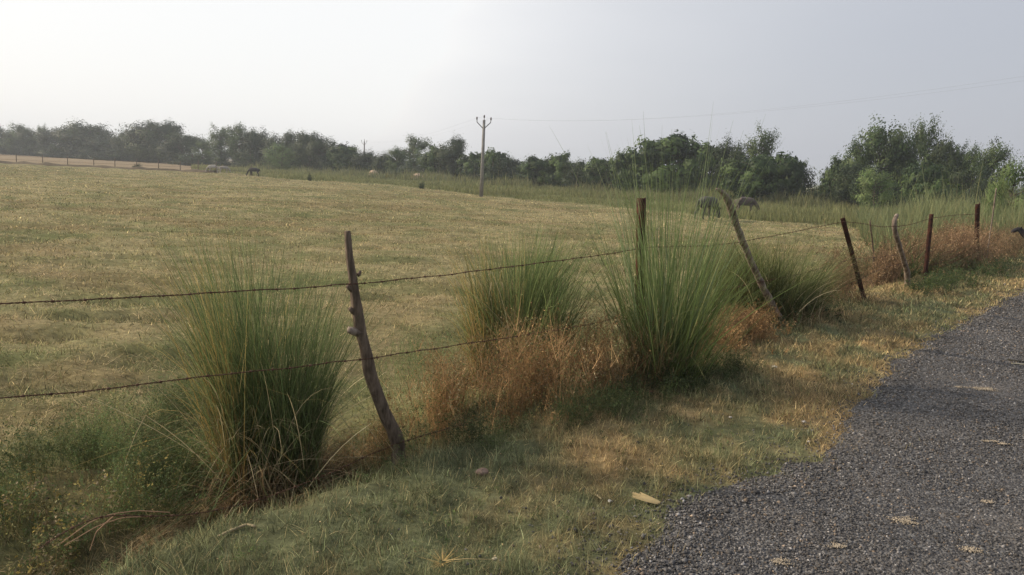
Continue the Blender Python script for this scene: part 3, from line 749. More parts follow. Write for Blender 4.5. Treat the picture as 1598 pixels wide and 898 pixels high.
branch_post([(1358, 345), (1359, 360), (1362, 385), (1364, 410)], [.012, .013, .014, .016], M_wood, 'thin short brown stake behind the rusty leaning post', off=.8, n=12)
o_, _, _ = branch_post([(1555, 294), (1553, 305), (1550, 325), (1548, 345), (1546, 360)], [.010, .014, .014, .014, .016], M_pale, 'thin whitish pole at the far end of the fence', n=12)

def strand(pts, label, two=True, rr=.0019, dbarb=.11, off=-.045, name='barbed_wire', ring=.0032):
    P = np.array([onfence(a, b, off) for a, b in pts]); d = np.r_[0, np.cumsum(np.linalg.norm(np.diff(P, axis=0), axis=1))]
    n = int(d[-1] / .02); u = np.linspace(0, d[-1], n); Q = np.stack([np.interp(u, d, P[:, i]) for i in range(3)], 1)
    for _ in range(10): Q[1:-1] = .25 * Q[:-2] + .5 * Q[1:-1] + .25 * Q[2:]
    Q[:, 2] += .004 * (vnoise(u * 4, u * 0, 13) - .5) * 2 + .004 * (vnoise(u * 11, u * 0, 14) - .5)
    A = Acc(); ph = u * 2 * PI / .05
    T_ = np.array([FD[0], FD[1], 0]); B_ = np.array([FN[0], FN[1], 0]); Zu = np.array([0, 0, 1.])
    for s in (0, PI):
        A.add(*tube(Q + ring * (np.cos(ph + s)[:, None] * B_ + np.sin(ph + s)[:, None] * Zu), rr, 4))
    for q in np.arange(.05, d[-1], dbarb):
        i = int(q / d[-1] * (n - 1)); c0 = Q[i]; a = random.uniform(0, PI)
        for da in (0, 1.3):
            v = (math.cos(a + da) * Zu + math.sin(a + da) * B_ + random.uniform(-.5, .5) * T_); v /= np.linalg.norm(v)
            A.add(*tube([c0 - v * .015, c0, c0 + v * .015], [.0008, .0018, .0008], 4))
        A.add(*tube([c0 - T_ * .006, c0 + T_ * .006], .0052, 6))
    o = link(name, A.mesh('wire'), M_wire, fence); o['label'] = label
strand([(-90, 480), (0, 474), (140, 466), (270, 461), (400, 453), (548, 444), (620, 437), (720, 427), (800, 416), (900, 403), (1000, 389), (1010, 386), (1100, 384), (1158, 378), (1230, 364), (1316, 346), (1345, 349), (1372, 354), (1395, 354), (1425, 350), (1452, 341), (1490, 336), (1527, 334)], 'top strand of rusty barbed wire')
strand([(-90, 632), (0, 621), (150, 608), (300, 590), (430, 576), (565, 561), (640, 550), (750, 534), (850, 518), (930, 504), (1000, 486), (1090, 462), (1190, 440), (1250, 428), (1330, 404), (1372, 402), (1402, 398)], 'middle strand of rusty barbed wire')
strand([(60, 858), (100, 830), (150, 806), (190, 803), (260, 805), (320, 800), (400, 782), (470, 757), (560, 718), (625, 690), (690, 672), (750, 654), (860, 634), (985, 608), (1100, 560), (1215, 502), (1290, 458), (1345, 434), (1380, 418), (1412, 410)], 'low sagging strand of rusty barbed wire near the ground')

# far fence across the field at the left, with the bank under it
ff = empty('field_fence', (0, 0, 0)); tag(ff, 'distant line of thin posts with wire on the earth bank at the far left', 'fence')
fp = []
for (px, ty, by) in [(-20, 238, 255), (25, 240, 256), (66, 242, 257), (105, 243, 259), (146, 246, 262), (179, 248, 264), (213, 248, 265), (247, 250, 266), (281, 252, 268), (309, 250, 268), (337, 252, 270), (392, 258, 273)]:
    D = 103.0 if px < 330 else 92; a = atd(px, ty, D); zb = hz_(a[0], a[1]); A = Acc()
    A.add(*tube([[a[0], a[1], zb - .1], [a[0], a[1], zb + .9], [a[0] + .05, a[1], max(a[2], zb + 1.3)]], [.055, .05, .045], 6)); link('post', A.mesh('post'), M_wood, ff); fp.append(np.array([a[0], a[1], zb]))
for hh in (.5, 1.0):
    A = Acc(); A.add(*tube(np.array(fp) + [0, 0, hh], .012, 4)); link('wire', A.mesh('wire'), M_wire, ff)
pts = np.array([[atd(px, 260, 100)[0], 99 + .6 * math.sin(px * .05)] for px in np.linspace(-80, 345, 70)])
V = []; n = len(pts)
for j, (x_, y_) in enumerate(pts):
    hh = .30 * (.6 + .8 * float(vnoise(j * .4, 0, 3))); zb = hz_(x_, y_)
    V += [[x_, y_ - 1.0, zb - .02], [x_, y_ - .4, zb + hh], [x_, y_ + .3, zb + hh * .9], [x_, y_ + 1.0, zb - .02]]
F = [[j * 4 + k, j * 4 + k + 1, j * 4 + k + 5, j * 4 + k + 4] for j in range(n - 1) for k in range(3)]
bk = link('earth_bank', npmesh('earth_bank', np.array(V), np.array(F)[:, ::-1]), M_bund); tag(bk, 'low dark earth bank along the far left field edge', kind='structure')

# ------------------------------------------------------------------ grass tussocks
def tussock(name, c, R, n, L, col0, col1, label, w=.0032, fan=.35, curve=.7, segs=6, dry=0, dryL=.8, ydry=None, squash=1.0, bf=.42, subs=26, thatch=0):
    o = empty(name, c); base_r = R * bf
    # a tussock is many small tufts, each with its own lean and length
    sa = RNG.uniform(0, 2 * PI, subs); sr = base_r * np.sqrt(RNG.random(subs)); sl = np.clip(RNG.normal(.86, .16, subs), .45, 1.15); saz = sa + RNG.normal(size=subs) * .9; sln = np.abs(RNG.normal(size=subs)) * fan * .6 + (sr / base_r) * fan * .7
    k = RNG.integers(0, subs, n)
    bx = sr[k] * np.cos(sa[k]) + RNG.normal(size=n) * base_r * .13; by = (sr[k] * np.sin(sa[k]) + RNG.normal(size=n) * base_r * .13) * squash
    az = saz[k] + RNG.normal(size=n) * .75; ln = sln[k] + np.abs(RNG.normal(size=n)) * fan * .35
    Ls = np.minimum(L * sl[k] * np.clip(RNG.normal(.80, .20, n), .25, 1.18), L * .98 * (1 - .12 * RNG.random(n)))
    cv = np.abs(RNG.normal(size=n)) * curve; out_ = RNG.random(n) < .22; cv[out_] += RNG.uniform(.4, 1.9, out_.sum()); az[out_] = RNG.uniform(0, 2 * PI, out_.sum()); Ls[out_] *= .75
    q = RNG.random((n, 1)); cc = np.array(col0)[None] * (1 - q) + np.array(col1)[None] * q; cc = cc * np.exp(RNG.normal(size=(n, 1)) * .34)
    pl = RNG.random(n) < .09; cc[pl] = cc[pl] * .4 + np.array([.34, .33, .17]) * .6
    if ydry is not None:
        m_ = (bx / base_r * ydry[0] + by / base_r * ydry[1] + RNG.normal(size=n) * .40) > ydry[2]; cc[m_] = np.array([.34, .26, .10]) * np.exp(RNG.normal(size=(m_.sum(), 1)) * .3)
    zb = height(c[0] + bx, c[1] + by) - c[2] - .02
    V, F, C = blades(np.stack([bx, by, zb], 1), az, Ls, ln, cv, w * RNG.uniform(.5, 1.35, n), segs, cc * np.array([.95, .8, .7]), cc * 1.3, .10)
    link('leaves', npmesh('leaves', V, F, C), M_grass, o)
    if dry:
        for (nm, nd, lo, hi, l0, l1, c0_, c1_, kk_) in (('dry_stalks', dry, .35, 1.05, .05, .6, .2, 1.6, .45), ('thatch', thatch, .15, .5, .2, 1.3, -.3, 1.6, .5)):
            if not nd: continue
            rr = base_r * 1.12 * np.sqrt(RNG.random(nd)); a = RNG.uniform(0, 2 * PI, nd); bx, by = rr * np.cos(a), rr * np.sin(a) * squash
            dc = (np.array([.46, .38, .23]) if nm == 'dry_stalks' else np.array([.30, .21, .12])) * np.exp(RNG.normal(size=(nd, 1)) * .35)
            zb = height(c[0] + bx, c[1] + by) - c[2]
            V, F, C = blades(np.stack([bx, by, zb], 1), RNG.uniform(0, 2 * PI, nd), L * dryL * RNG.uniform(lo, hi, nd), RNG.uniform(l0, l1, nd), RNG.uniform(c0_, c1_, nd), w * RNG.uniform(.7, 1.9, nd), 9, dc, dc, kk_)
            link(nm, npmesh(nm, V, F, C), M_dry, o)
    tag(o, label, 'grass clump', 'grass tussocks along the fence'); return o

GA0, GA1 = (.075, .11, .045), (.13, .175, .07)
FN3 = np.array([FN[0], FN[1], 0]); FD3 = np.array([FD[0], FD[1], 0])
def onz(p): p = np.array(p, float); p[2] = hz_(p[0], p[1]); return p
cA = onz(g(436, 768) + FN3 * .10)
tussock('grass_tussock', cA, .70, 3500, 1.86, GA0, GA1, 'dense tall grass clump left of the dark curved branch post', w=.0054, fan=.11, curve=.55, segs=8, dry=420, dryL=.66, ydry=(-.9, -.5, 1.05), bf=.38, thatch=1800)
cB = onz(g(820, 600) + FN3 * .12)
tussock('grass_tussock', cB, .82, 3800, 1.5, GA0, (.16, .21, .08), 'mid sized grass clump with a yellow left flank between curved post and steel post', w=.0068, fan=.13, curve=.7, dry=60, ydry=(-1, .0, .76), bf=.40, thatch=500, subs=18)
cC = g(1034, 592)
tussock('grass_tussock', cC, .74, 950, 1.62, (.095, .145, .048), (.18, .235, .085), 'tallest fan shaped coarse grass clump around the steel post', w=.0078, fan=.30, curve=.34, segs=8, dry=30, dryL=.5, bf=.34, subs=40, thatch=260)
# its long flowering stalks as a part
oC = [o for o in scene.objects if o.name.startswith('grass_tussock')][-1]
nt_ = 240; a = RNG.uniform(0, 2 * PI, nt_); dc = np.array([.16, .215, .085]) * np.exp(RNG.normal(size=(nt_, 1)) * .25)
V, F, C = blades(np.stack([.20 * np.cos(a) * RNG.random(nt_), .18 * np.sin(a), np.zeros(nt_)], 1), a + RNG.normal(size=nt_) * .8, RNG.uniform(1.3, 2.0, nt_), np.abs(RNG.normal(size=nt_)) * .13 + .02, np.abs(RNG.normal(size=nt_)) * .35, .0068, 9, dc, dc * 1.1, .04)
link('tall_leaves', npmesh('tall_leaves', V, F, C), M_grass, oC)
n = 60; a = RNG.uniform(0, 2 * PI, n); dc = np.array([.20, .25, .13]) * np.exp(RNG.normal(size=(n, 1)) * .2)
V, F, C = blades(np.stack([.22 * np.cos(a), .18 * np.sin(a), np.zeros(n)], 1), a + RNG.normal(size=n) * .4, RNG.uniform(1.5, 2.28, n), np.abs(RNG.normal(size=n)) * .14 + .02, RNG.uniform(0, .6, n) + 1.6 * (RNG.random(n) < .15), .0095, 10, dc, dc * 1.1)
link('flower_stalks', npmesh('flower_stalks', V, F, C), M_grass, oC)
cD = g(1246, 502)
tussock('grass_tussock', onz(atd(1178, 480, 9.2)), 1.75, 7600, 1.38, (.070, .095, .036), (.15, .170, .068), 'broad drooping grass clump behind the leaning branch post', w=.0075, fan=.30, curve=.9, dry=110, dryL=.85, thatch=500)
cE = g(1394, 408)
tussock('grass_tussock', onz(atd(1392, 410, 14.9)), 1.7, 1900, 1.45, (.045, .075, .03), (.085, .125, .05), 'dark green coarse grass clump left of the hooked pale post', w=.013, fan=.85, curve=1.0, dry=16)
cF = g(880, 560)
tussock('grass_tussock', cF, .8, 900, .75, (.10, .15, .06), (.15, .20, .09), 'low soft green grass clump between the two middle clumps', w=.004, fan=.6, curve=.8)

# ------------------------------------------------------------------ weeds
def weeds(name, pts, n, h, stemc, leafc, label, leaf=.012, k=14, spread=.25, w=.0025, kinds='stuff', lean=.45, jitter=.35, mat=None, asp=1.4, headc=None, upto=1.0):
    """pts: list of (px, py, radius_along, radius_across, share)"""
    A = Acc(); tot = sum(p[4] for p in pts)
    for (px, py, ra, rb__, sh) in pts:
        m_ = int(n * sh / tot); c0 = g(px, py); u = RNG.normal(size=(m_, 2)) * .55
        x = c0[0] + u[:, 0] * ra * FD[0] + u[:, 1] * rb__ * FN[0]; y = c0[1] + u[:, 0] * ra * FD[1] + u[:, 1] * rb__ * FN[1]
        dens = fbm(x * 4.5, y * 4.5, 201, 3); ok = RNG.random(m_) < sstep(.42, .58, dens) + .06; x, y, u = x[ok], y[ok], u[ok]; m_ = len(x)
        fallh = np.clip(1.1 - .35 * (u ** 2).sum(1), .35, 1.1)
        hh = h * fallh * RNG.uniform(.5, 1.1, m_) * (.6 + .8 * fbm(x * 1.7, y * 1.7, 202, 2)); base = np.stack([x, y, height(x, y) - .01], 1)
        az = RNG.uniform(0, 2 * PI, m_); ln = RNG.uniform(0, lean, m_); cv = RNG.uniform(0, .7, m_)
        hue = fbm(x * 5 + 9, y * 5, 203, 3); hs = sstep(.35, .65, hue)[:, None]; sc0 = np.array(stemc) * np.exp(RNG.normal(size=(m_, 1)) * .35) * (.65 + .75 * hs)
        A.add(*blades(base, az, hh, ln, cv, w * RNG.uniform(.6, 1.3, m_), 3, sc0, sc0))
        # side branches leave the stem, leaves or seed heads sit along and at the end of each
        nb = max(3, k // 4); r_ = (RNG.random((m_, nb)) ** .75) * .92 + .06
        th = ln[:, None] + cv[:, None] * r_ ** 1.5 * .6; Lr = hh[:, None] * r_
        Bp = np.stack([base[:, None, 0] + np.sin(th) * Lr * np.cos(az)[:, None], base[:, None, 1] + np.sin(th) * Lr * np.sin(az)[:, None], base[:, None, 2] + np.cos(th) * Lr], -1).reshape(-1, 3)
        baz = RNG.uniform(0, 2 * PI, m_ * nb); bl = np.repeat(hh, nb) * RNG.uniform(.12, .34, m_ * nb) * spread * 1.4; bln = RNG.uniform(.3, 1.2, m_ * nb)
        bcol = np.repeat(sc0, nb, axis=0)
        A.add(*blades(Bp, baz, bl, bln, RNG.uniform(-.6, .4, m_ * nb), w * .7, 2, bcol, bcol))
        kk_ = 4; f_ = RNG.uniform(.25, 1.05, (m_ * nb, kk_)) 
        tipd = np.stack([np.sin(bln) * np.cos(baz), np.sin(bln) * np.sin(baz), np.cos(bln)], 1)
        Pp = Bp[:, None] + tipd[:, None] * (bl[:, None] * f_)[..., None] + RNG.normal(size=(m_ * nb, kk_, 3)) * leaf * .45
        lc = np.repeat(np.array(leafc)[RNG.integers(0, len(leafc), m_)] * (.6 + .8 * hs), nb, axis=0)[:, None] * np.exp(RNG.normal(size=(m_ * nb, kk_, 1)) * .3)
        A.add(*cards(Pp.reshape(-1, 3), leaf * RNG.uniform(.45, 1.2, m_ * nb * kk_), lc.reshape(-1, 3), asp=asp))
    o = link(name, A.mesh(name), mat or M_grass); tag(o, label, 'weeds', kind=kinds); return o

RED = [(.31, .19, .085), (.40, .27, .125), (.20, .12, .055)]; REDS = (.30, .19, .095)
OLV = [(.27, .22, .10), (.15, .16, .065), (.30, .25, .15), (.12, .14, .055)]
weeds('dry_weeds', [(745, 645, .75, .28, 3), (690, 660, .4, .25, 1.2), (820, 640, .5, .25, 1.6), (905, 610, .5, .25, 1.6), (960, 590, .4, .22, 1.5), (860, 640, .6, .2, 1), (665, 672, .35, .2, .8), (1000, 600, .4, .2, .8)], 2100, .58, REDS, RED + OLV + OLV[1::2], 'dry reddish brown weeds between the curved post and the tallest grass clump', .0125, 30, 1.1, w=.0044, mat=M_dry)
weeds('dry_weeds', [(1140, 530, .75, .28, 2), (1110, 545, .4, .3, 1), (1170, 522, .4, .2, 1)], 1500, .38, REDS, RED + [(.42, .28, .15)], 'dry rusty weeds between the tallest grass clump and the leaning post', .014, 28, 1.1, w=.0055, mat=M_dry)
weeds('dry_weeds', [(1310, 470, .8, .2, .5), (1378, 446, .6, .2, .7), (1415, 430, 1.3, .5, 3), (1445, 428, 1.5, .6, 4), (1470, 422, 1.8, .7, 4), (1500, 412, 2.2, .8, 2.2)], 7600, .80, (.26, .17, .10), [(.27, .175, .10), (.33, .235, .14), (.19, .125, .07), (.22, .17, .09)], 'mound of dry red brown weeds round the hooked pale post', .024, 28, .9, w=.0075, mat=M_dry)
weeds('dry_weeds', [(1540, 402, 3.2, 1.0, 2.2), (1580, 392, 3.6, 1.4, 2), (1560, 396, 3, 1, 1)], 2200, .8, (.16, .12, .07), [(.17, .13, .075), (.13, .13, .06), (.24, .15, .09)], 'greyish brown weeds below the pale shrub at the verge end', .022, 24, .8, w=.008, mat=M_dry)
weeds('dry_weeds', [(590, 712, .45, .18, 1.6), (540, 738, .4, .16, 1), (440, 782, .5, .14, 1.0), (640, 690, .3, .2, .8), (480, 770, .4, .1, .8)], 2000, .32, REDS, RED + OLV, 'low dry red weeds at the foot of the curved post and the dense clump', .008, 16, .6, w=.002, mat=M_dry)
weeds('green_weeds', [(250, 690, .75, .40, 3), (180, 740, .7, .35, 2.2), (300, 760, .6, .25, 2), (310, 640, .4, .3, 1), (90, 760, .7, .3, 1.6), (260, 800, .5, .2, 1.5), (340, 790, .4, .15, 1)], 5200, .36, (.10, .13, .05), [(.11, .16, .06), (.14, .19, .08), (.19, .18, .07)], 'feathery green weeds left of the dense grass clump', .011, 30, .9, w=.002)
weeds('green_weeds', [(640, 600, .5, .4, 1.2), (670, 560, .8, .5, 1), (900, 540, .5, .4, 1), (1060, 540, .8, .5, .8)], 1000, .36, (.12, .15, .06), [(.10, .15, .05), (.13, .17, .07)], 'soft green weeds just past the fence behind the curved post', .009, 24, .9, w=.002)
weeds('dark_weeds', [(790, 690, .55, .16, 1.4), (700, 705, .5, .16, 1.2), (950, 640, .7, .2, 1.5), (1080, 605, .7, .25, 2.2), (1010, 625, .5, .2, 1.4), (1130, 585, .5, .2, 1.2), (560, 740, .5, .12, .9), (880, 660, .6, .16, 1)], 2300, .20, (.07, .085, .04), [(.055, .085, .03), (.075, .10, .04), (.10, .11, .045)], 'low dark green weeds along the verge side of the clumps', .010, 22, .9, w=.002)
weeds('dark_weeds', [(1480, 452, 1.1, .3, 1), (1540, 428, 2.2, .5, 1.4), (1440, 455, .6, .2, .5), (1250, 498, 1.2, .35, 1)], 1500, .30, (.07, .085, .04), [(.055, .085, .03), (.085, .11, .045)], 'low dark green weeds in front of the dry red mound', .02, 20, .9, w=.003)
weeds('ditch_weeds', [(60, 840, .5, .2, 1.4), (60, 800, .6, .25, 1.4), (20, 860, .4, .25, 1), (110, 885, .3, .12, 1.0), (190, 820, .4, .2, 1.3), (-30, 800, .6, .3, 1), (-20, 720, .7, .4, 1)], 420, .34, (.13, .10, .05), [(.09, .13, .05), (.20, .19, .08), (.24, .19, .12), (.30, .24, .08), (.07, .10, .04)], 'broad leaved green and withered weeds hanging over the dark ditch', .019, 26, 1.0, w=.003, asp=1.1)
weeds('verge_weeds', [(1000, 720, 1.0, .3, 1), (800, 800, .6, .3, 1), (600, 800, .6, .2, 1), (1250, 600, 1.2, .3, 1), (430, 850, .4, .15, 1), (1130, 680, .8, .3, .7)], 500, .055, (.10, .12, .05), [(.09, .14, .05), (.12, .16, .06), (.16, .15, .07)], 'tiny broad leaved weeds creeping through the verge grass', .010, 12, 1.6, w=.002, asp=1.0)
x, y, r = scatter_polar(5000, 2, 16, .8); t_, s_ = st(x, y); ok = (s_ < .2) & (s_ > edge_s(t_) - .5) & (fbm(x * 2, y * 2, 81, 2) > .45); x, y = x[ok], y[ok]; n = len(x)
V, F, C = cards(np.stack([x, y, height(x, y) + .02], 1), RNG.uniform(.008, .022, n), np.array([.34, .25, .14]) * np.exp(RNG.normal(size=(n, 1)) * .45), flat=.6, asp=.7)
o = link('leaf_litter', npmesh('leaf_litter', V, F, C), M_dry); tag(o, 'withered leaf bits and chaff strewn over the verge and road edge', 'litter', kind='stuff')
# straw coloured dead grass lying in the ditch
A = Acc()
for (px, py, n_, R_) in [(235, 842, 420, .16), (300, 815, 160, .14), (560, 715, 300, .16), (215, 862, 160, .12)]:
    c0 = g(px, py); n = n_; u = RNG.normal(size=(n, 2)) * R_ * .6; x = c0[0] + u[:, 0] * FD[0] + u[:, 1] * .45 * FN[0]; y = c0[1] + u[:, 0] * FD[1] + u[:, 1] * .45 * FN[1]
    dc = np.array([.36, .27, .15]) * np.exp(RNG.normal(size=(n, 1)) * .4)
    A.add(*blades(np.stack([x, y, height(x, y) + .01], 1), RNG.uniform(-.6, .9, n), RNG.uniform(.08, .26, n), RNG.uniform(.7, 1.5, n), RNG.uniform(-.2, .9, n), .003, 4, dc, dc, .2))
o = link('dead_grass', A.mesh('dead_grass'), M_dry); tag(o, 'orange brown dead grass lying in the ditch beside the verge', 'dead grass', kind='stuff')
# long dead stalks bowed across the ditch
A = Acc()
for pts in ([(95, 848), (140, 815), (170, 803), (215, 797), (265, 800)], [(100, 852), (150, 822), (190, 808), (240, 806)], [(180, 803), (150, 830), (140, 860)]):
    A.add(*tube(resample([onfence(a, b, -.02) for a, b in pts], 20), .0022, 4, (.40, .25, .16)))
o = link('fallen_stalk', A.mesh('fallen_stalk'), M_solid); tag(o, 'thin reddish dead stalks bowed over the dark ditch', 'stalk', kind='stuff')

# ------------------------------------------------------------------ small things on the verge
def rock(px, py, s, col, name, label, cat, group=None, flat=.7):
    c0 = g(px, py); bm_n = 10; th = np.linspace(0, PI, 8); ph = np.arange(10) / 10 * 2 * PI
    V = []; 
    for a in th:
        for b in ph: V.append([math.sin(a) * math.cos(b), math.sin(a) * math.sin(b), math.cos(a)])
    V = np.array(V); k = 1 + .35 * (fbm(V[:, 0] * 1.5 + px + V[:, 2], V[:, 1] * 1.5 + py, 3, 3) - .5) * 2; V = V * k[:, None] * np.array([s, s * .75, s * flat]); V = np.sign(V) * np.abs(V / s) ** .8 * s; V[:, 2] *= .6
    V[:, 2] += s * flat * .25; V += RNG.normal(size=V.shape) * s * .045; F = [[i * 10 + j, i * 10 + 10 + j, i * 10 + 10 + (j + 1) % 10, i * 10 + (j + 1) % 10] for i in range(7) for j in range(10)]
    o = link(name, npmesh(name, V, np.array(F), np.array(col)), M_rockmat); o.location = c0; o.rotation_euler = (0, 0, random.uniform(0, 6)); tag(o, label, cat, group); return o
M_rockmat = leafmat('rough_stone', 0, .9, .1, 40)
rock(753, 739, .038, (.24, .17, .135), 'rock', 'pinkish rounded rock lying in the verge grass below the grass clump', 'rock')
rock(1208, 574, .028, (.5, .5, .46), 'stone', 'small whitish stone on the verge right of the tallest clump', 'stone')
rock(1087, 834, .022, (.40, .30, .24), 'stone', 'brownish stone at the ragged edge of the road', 'stone')
rock(952, 783, .014, (.5, .5, .47), 'stone', 'tiny pale stone left of the corn husk', 'stone')
rock(772, 873, .013, (.5, .45, .33), 'stone', 'tiny pale pebble at the end of the straw stalk', 'stone')
for (px, py, s) in [(1140, 652, .012), (1320, 705, .014), (1262, 690, .012), (1180, 752, .012), (1340, 772, .014), (1470, 842, .015), (1395, 845, .012), (1265, 800, .013), (1300, 640, .012), (1510, 690, .014), (1330, 600, .012)]:
    rock(px, py, s, (.42, .40, .37), 'pebble', 'small pale pebble lying on the road or its edge', 'pebble', 'pale pebbles on the road')
# split corn husk
c0 = g(1017, 789); hk = empty('corn_husk', c0 + np.array([0, 0, .012]), .0)
for (dx, dy, L, w_, az_) in [(-.0, .0, .14, .012, 2.55), (.006, .014, .11, .006, 2.44), (-.012, -.012, .13, .008, 2.78), (.0, .004, .15, .005, 2.62)]:
    n = 10; u = np.linspace(0, 1, n); e = np.array([math.cos(az_), math.sin(az_)]); s_ = np.array([-e[1], e[0]])
    V = []
    for q in u:
        ww = w_ * max(.06, math.sin(PI * (q * .92 + .08))) ** .7
        for a in (-1, -.4, .4, 1):
            xy = np.array([dx, dy]) + e * (q - .3) * L + s_ * ww * a; V.append([xy[0], xy[1], .014 * (1 - a * a) + .008 + .01 * q])
    F = [[i * 4 + j, i * 4 + j + 1, i * 4 + j + 5, i * 4 + j + 4] for i in range(n - 1) for j in range(3)]
    link('husk_leaf', npmesh('husk_leaf', np.array(V), np.array(F), np.array([.50, .40, .22]), True), M_dry, hk)
tag(hk, 'pale yellow split corn husk lying at the road edge', 'husk')
# uprooted stubble tuft with a straw
c0 = g(690, 882); tf = empty('stubble_tuft', c0); n = 60; a = RNG.uniform(0, 2 * PI, n); dc = np.array([.52, .38, .16]) * np.exp(RNG.normal(size=(n, 1)) * .2)
V, F, C = blades(np.stack([.015 * np.cos(a), .015 * np.sin(a), np.full(n, .015)], 1), a, RNG.uniform(.03, .10, n), RNG.uniform(1.0, 1.6, n), RNG.uniform(-.5, .6, n), .0035, 4, dc, dc)
link('roots', npmesh('roots', V, F, C), M_dry, tf); A = Acc(); A.add(*tube([[0, 0, .02], [.1, .005, .03], [.21, 0, .035]], .0017, 4, (.52, .4, .2))); link('straw_stem', A.mesh('stem'), M_solid, tf)
tag(tf, 'uprooted yellow stubble tuft with one long straw on the verge', 'stubble')
def stick(pts, r_, col, label, lift=.012):
    P = [g(a, b) + np.array([0, 0, lift]) for a, b in pts]; A = Acc(); A.add(*tube(resample(P, 10), r_, 6, col, .1)); o = link('stick', A.mesh('stick'), M_solid); tag(o, label, 'stick')
stick([(1572, 566), (1585, 569), (1600, 570)], .012, (.03, .028, .022), 'short dark stick lying on the road chips at the picture edge', .03)
stick([(1578, 572), (1590, 573), (1600, 574)], .006, (.35, .33, .25), 'thin pale twig lying next to the dark stick on the road', .03)
stick([(415, 797), (440, 791), (462, 787)], .005, (.36, .28, .17), 'short straight pale stick under the dense grass clump')
stick([(340, 842), (365, 830), (385, 822), (398, 826)], .006, (.36, .29, .18), 'bent pale dead stalk on the green verge below the dense clump')
stick([(984, 614), (1000, 617), (1020, 615)], .006, (.22, .12, .08), 'reddish brown twig on the shaded verge under the tallest clump', .02)
stick([(930, 776), (938, 782)], .004, (.6, .5, .3), 'tiny straw chip left of the corn husk')

# straw heaps in front of the far trees
for (px, py, w_, h_, lab) in [(583, 270, .9, 1.1, 'small pinkish heap at the foot of the trees by the far utility pole'), (652, 276, 1.0, 1.0, 'small pinkish straw heap between the two utility poles')]:
    D = tree_D(px) * .93; p = atd(px, py, D); th = np.linspace(0, PI / 2, 6); V = []
    for a in th:
        for b in range(12): V.append([math.cos(a) * math.cos(b * PI / 6) * w_ * random.uniform(.9, 1.1), math.cos(a) * math.sin(b * PI / 6) * w_, math.sin(a) * h_ * random.uniform(.9, 1.05)])
    F = [[i * 12 + j, i * 12 + (j + 1) % 12, i * 12 + 12 + (j + 1) % 12, i * 12 + 12 + j] for i in range(5) for j in range(12)]
    o = link('straw_heap', npmesh('straw_heap', np.array(V), np.array(F), np.array([.50, .36, .28]), True), M_solid); o.location = (p[0], p[1], hz_(p[0], p[1])); tag(o, lab, 'heap')
# lone dark bushes on the field edge
for (px, top, by, w_, D, lab) in [(215, 255, 263, 12, 101, 'small brown bush on the earth bank at the far left'), (658, 290, 299, 10, 70, 'small green bush standing in the meadow strip between the poles'), (483, 279, 285, 6, 80, 'tiny dark bush at the edge of the meadow strip'), (1150, 320, 345, 1, 1, None)]:
    if lab: tree(px, top, w_, 'bush', lab, D, name='bush', cat='bush')

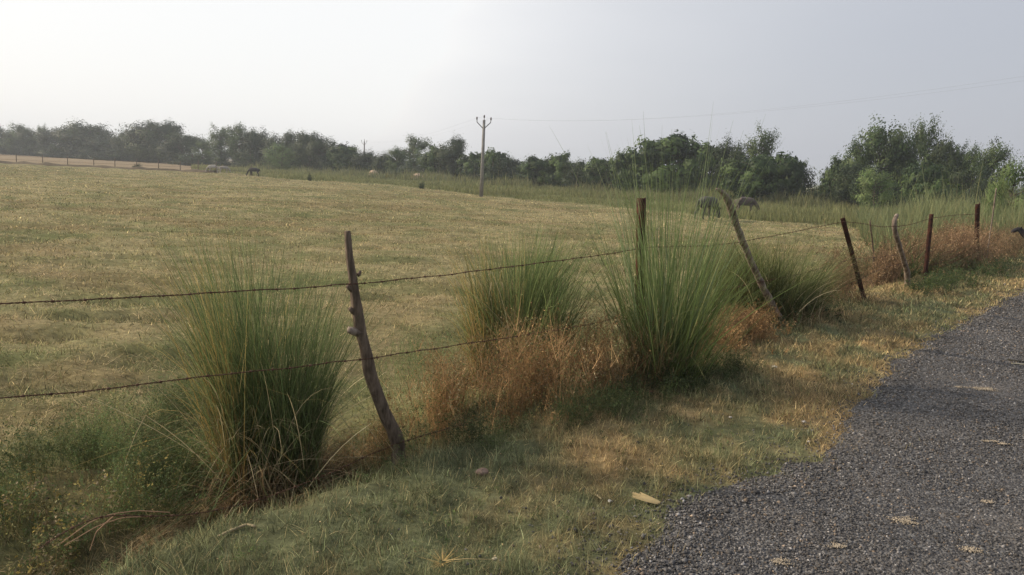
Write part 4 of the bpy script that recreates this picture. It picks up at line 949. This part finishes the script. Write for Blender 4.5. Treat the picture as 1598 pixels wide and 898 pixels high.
# ------------------------------------------------------------------ animals
def animal(name, label, cat, loc, rz, L, H, col, heavy=1.0, head='graze', horn=True, leg_ph=0.0, scale=1.0):
    """L body length, H height at the withers; faces +X"""
    b = .21 * H * heavy
    J = [((-.42 * L, 0, .80 * H), b * .86), ((-.22 * L, 0, .76 * H), b * 1.05), ((0, 0, .70 * H), b * 1.28), ((.22 * L, 0, .73 * H), b * 1.12), ((.40 * L, 0, .78 * H), b * .9)]
    E = [(0, 1), (1, 2), (2, 3), (3, 4)]
    if head == 'graze': hd = [((.56 * L, 0, .62 * H), b * .58), ((.68 * L, 0, .40 * H), b * .46), ((.74 * L, 0, .20 * H), b * .42), ((.80 * L, 0, .06 * H), b * .27)]
    else: hd = [((.54 * L, 0, .88 * H), b * .55), ((.64 * L, 0, .99 * H), b * .45), ((.74 * L, 0, .95 * H), b * .42), ((.86 * L, 0, .84 * H), b * .27)]
    k = 4
    for p, r_ in hd: J.append((p, r_)); E.append((k, len(J) - 1)); k = len(J) - 1
    head_i = k - 2
    # tail
    J.append(((-.52 * L, 0, .78 * H), b * .16)); E.append((0, len(J) - 1)); J.append(((-.56 * L, 0, .45 * H), b * .10)); E.append((len(J) - 2, len(J) - 1)); J.append(((-.55 * L, 0, .26 * H), b * .15)); E.append((len(J) - 2, len(J) - 1))
    for sx, at, ph in ((1, 4, .05), (-1, 4, -.07)):
        pts = [((.34 * L, sx * b * .62, .60 * H), b * .46), ((.33 * L + ph * L * .5, sx * b * .68, .33 * H), b * .27), ((.33 * L + ph * L, sx * b * .68, .07 * H), b * .19), ((.36 * L + ph * L, sx * b * .68, .02 * H), b * .24)]
        k = 3
        for p, r_ in pts: J.append((p, r_)); E.append((k, len(J) - 1)); k = len(J) - 1
    for sx, ph in ((1, -.05), (-1, .09)):
        pts = [((-.36 * L + .03 * L, sx * b * .60, .56 * H), b * .55), ((-.30 * L + ph * L * .5, sx * b * .68, .42 * H), b * .36), ((-.43 * L + ph * L, sx * b * .68, .26 * H), b * .24), ((-.40 * L + ph * L, sx * b * .68, .07 * H), b * .18), ((-.37 * L + ph * L, sx * b * .68, .02 * H), b * .24)]
        k = 0
        for p, r_ in pts: J.append((p, r_)); E.append((k, len(J) - 1)); k = len(J) - 1
    me = bpy.data.meshes.new(name + '_body'); me.from_pydata([j[0] for j in J], E, []); me.update()
    o = link(name, me, noisemat(name + '_hide', [tuple(.75 * q for q in col), col, tuple(min(1, 1.3 * q) for q in col)], 5, 4, .7, 0))
    sk = o.modifiers.new('skin', 'SKIN'); sk.use_smooth_shade = True
    for i, (p, r_) in enumerate(J):
        v = me.skin_vertices[0].data[i]; v.radius = (r_, r_); v.use_root = (i == 2)
    sb = o.modifiers.new('sub', 'SUBSURF'); sb.levels = 1; sb.render_levels = 1
    o.location = [float(q) for q in loc]; o.rotation_euler = (0, 0, rz); o.scale = (scale,) * 3
    hp = np.array(J[6 if head != 'graze' else 6][0]); 
    for s in (-1, 1):
        A = Acc(); A.add(*cards(np.array([hp + [-.02 * L, s * b * .6, .03 * H]]), .22 * H, np.array([col]), asp=.7)); link('ear', A.mesh('ear'), M_solid, o)
        if horn:
            A = Acc(); A.add(*tube(resample([hp + [0, s * b * .35, .04 * H], hp + [-.06 * L, s * b * .95, .09 * H], hp + [-.16 * L, s * b * .9, .16 * H]], 7), np.linspace(.03, .008, 7) * H, 6, (.05, .045, .04), 0)); link('horn', A.mesh('horn', True), M_solid, o)
    tag(o, label, cat); return o
def place(px, py, D): p = atd(px, py, D); return (p[0], p[1], hz_(p[0], p[1]))
BUF = (.075, .066, .060)
bL = g(1101, 343); animal('buffalo', 'dark grey buffalo grazing in the field just left of the leaning branch post', 'buffalo', bL, math.radians(42), 1.4, 1.10, (.07, .064, .058), .98, scale=1.12)
bM = place(1161, 328, 48); animal('buffalo', 'brownish buffalo half hidden in green grass right of the leaning post', 'buffalo', bM, math.radians(-8), 1.45, 1.18, (.10, .08, .07), 1.1, scale=.86)
bR = place(1438, 345, 40); animal('buffalo', 'grey animal with a pale back in tall grass between hooked post and steel post', 'buffalo', bR, math.radians(175), 1.2, .95, (.16, .155, .14), 1.2)
for (px, D, rz, col, L, H, lab) in [(333, 98, 185, (.42, .39, .35), 1.5, 1.3, 'white cow standing among the far fence posts'), (349, 101, 10, (.33, .30, .27), 1.4, 1.25, 'off white cow grazing right of the white cow'), (397, 90, 175, (.05, .045, .045), 1.5, 1.3, 'dark cow standing beside the meadow strip at the far field edge')]:
    animal('cow', lab, 'cow', place(px, 265, D), math.radians(rz), L, H, col, .85, horn=False, scale=.86)
gl = g(1604, 404); animal('goat', 'black animal stepping in from the picture edge beside the grey brown weeds', 'goat', gl + np.array([.32, .1, 0]), math.radians(165), .62, .58, (.018, .017, .02), .95, head='up', horn=False, scale=1.3)
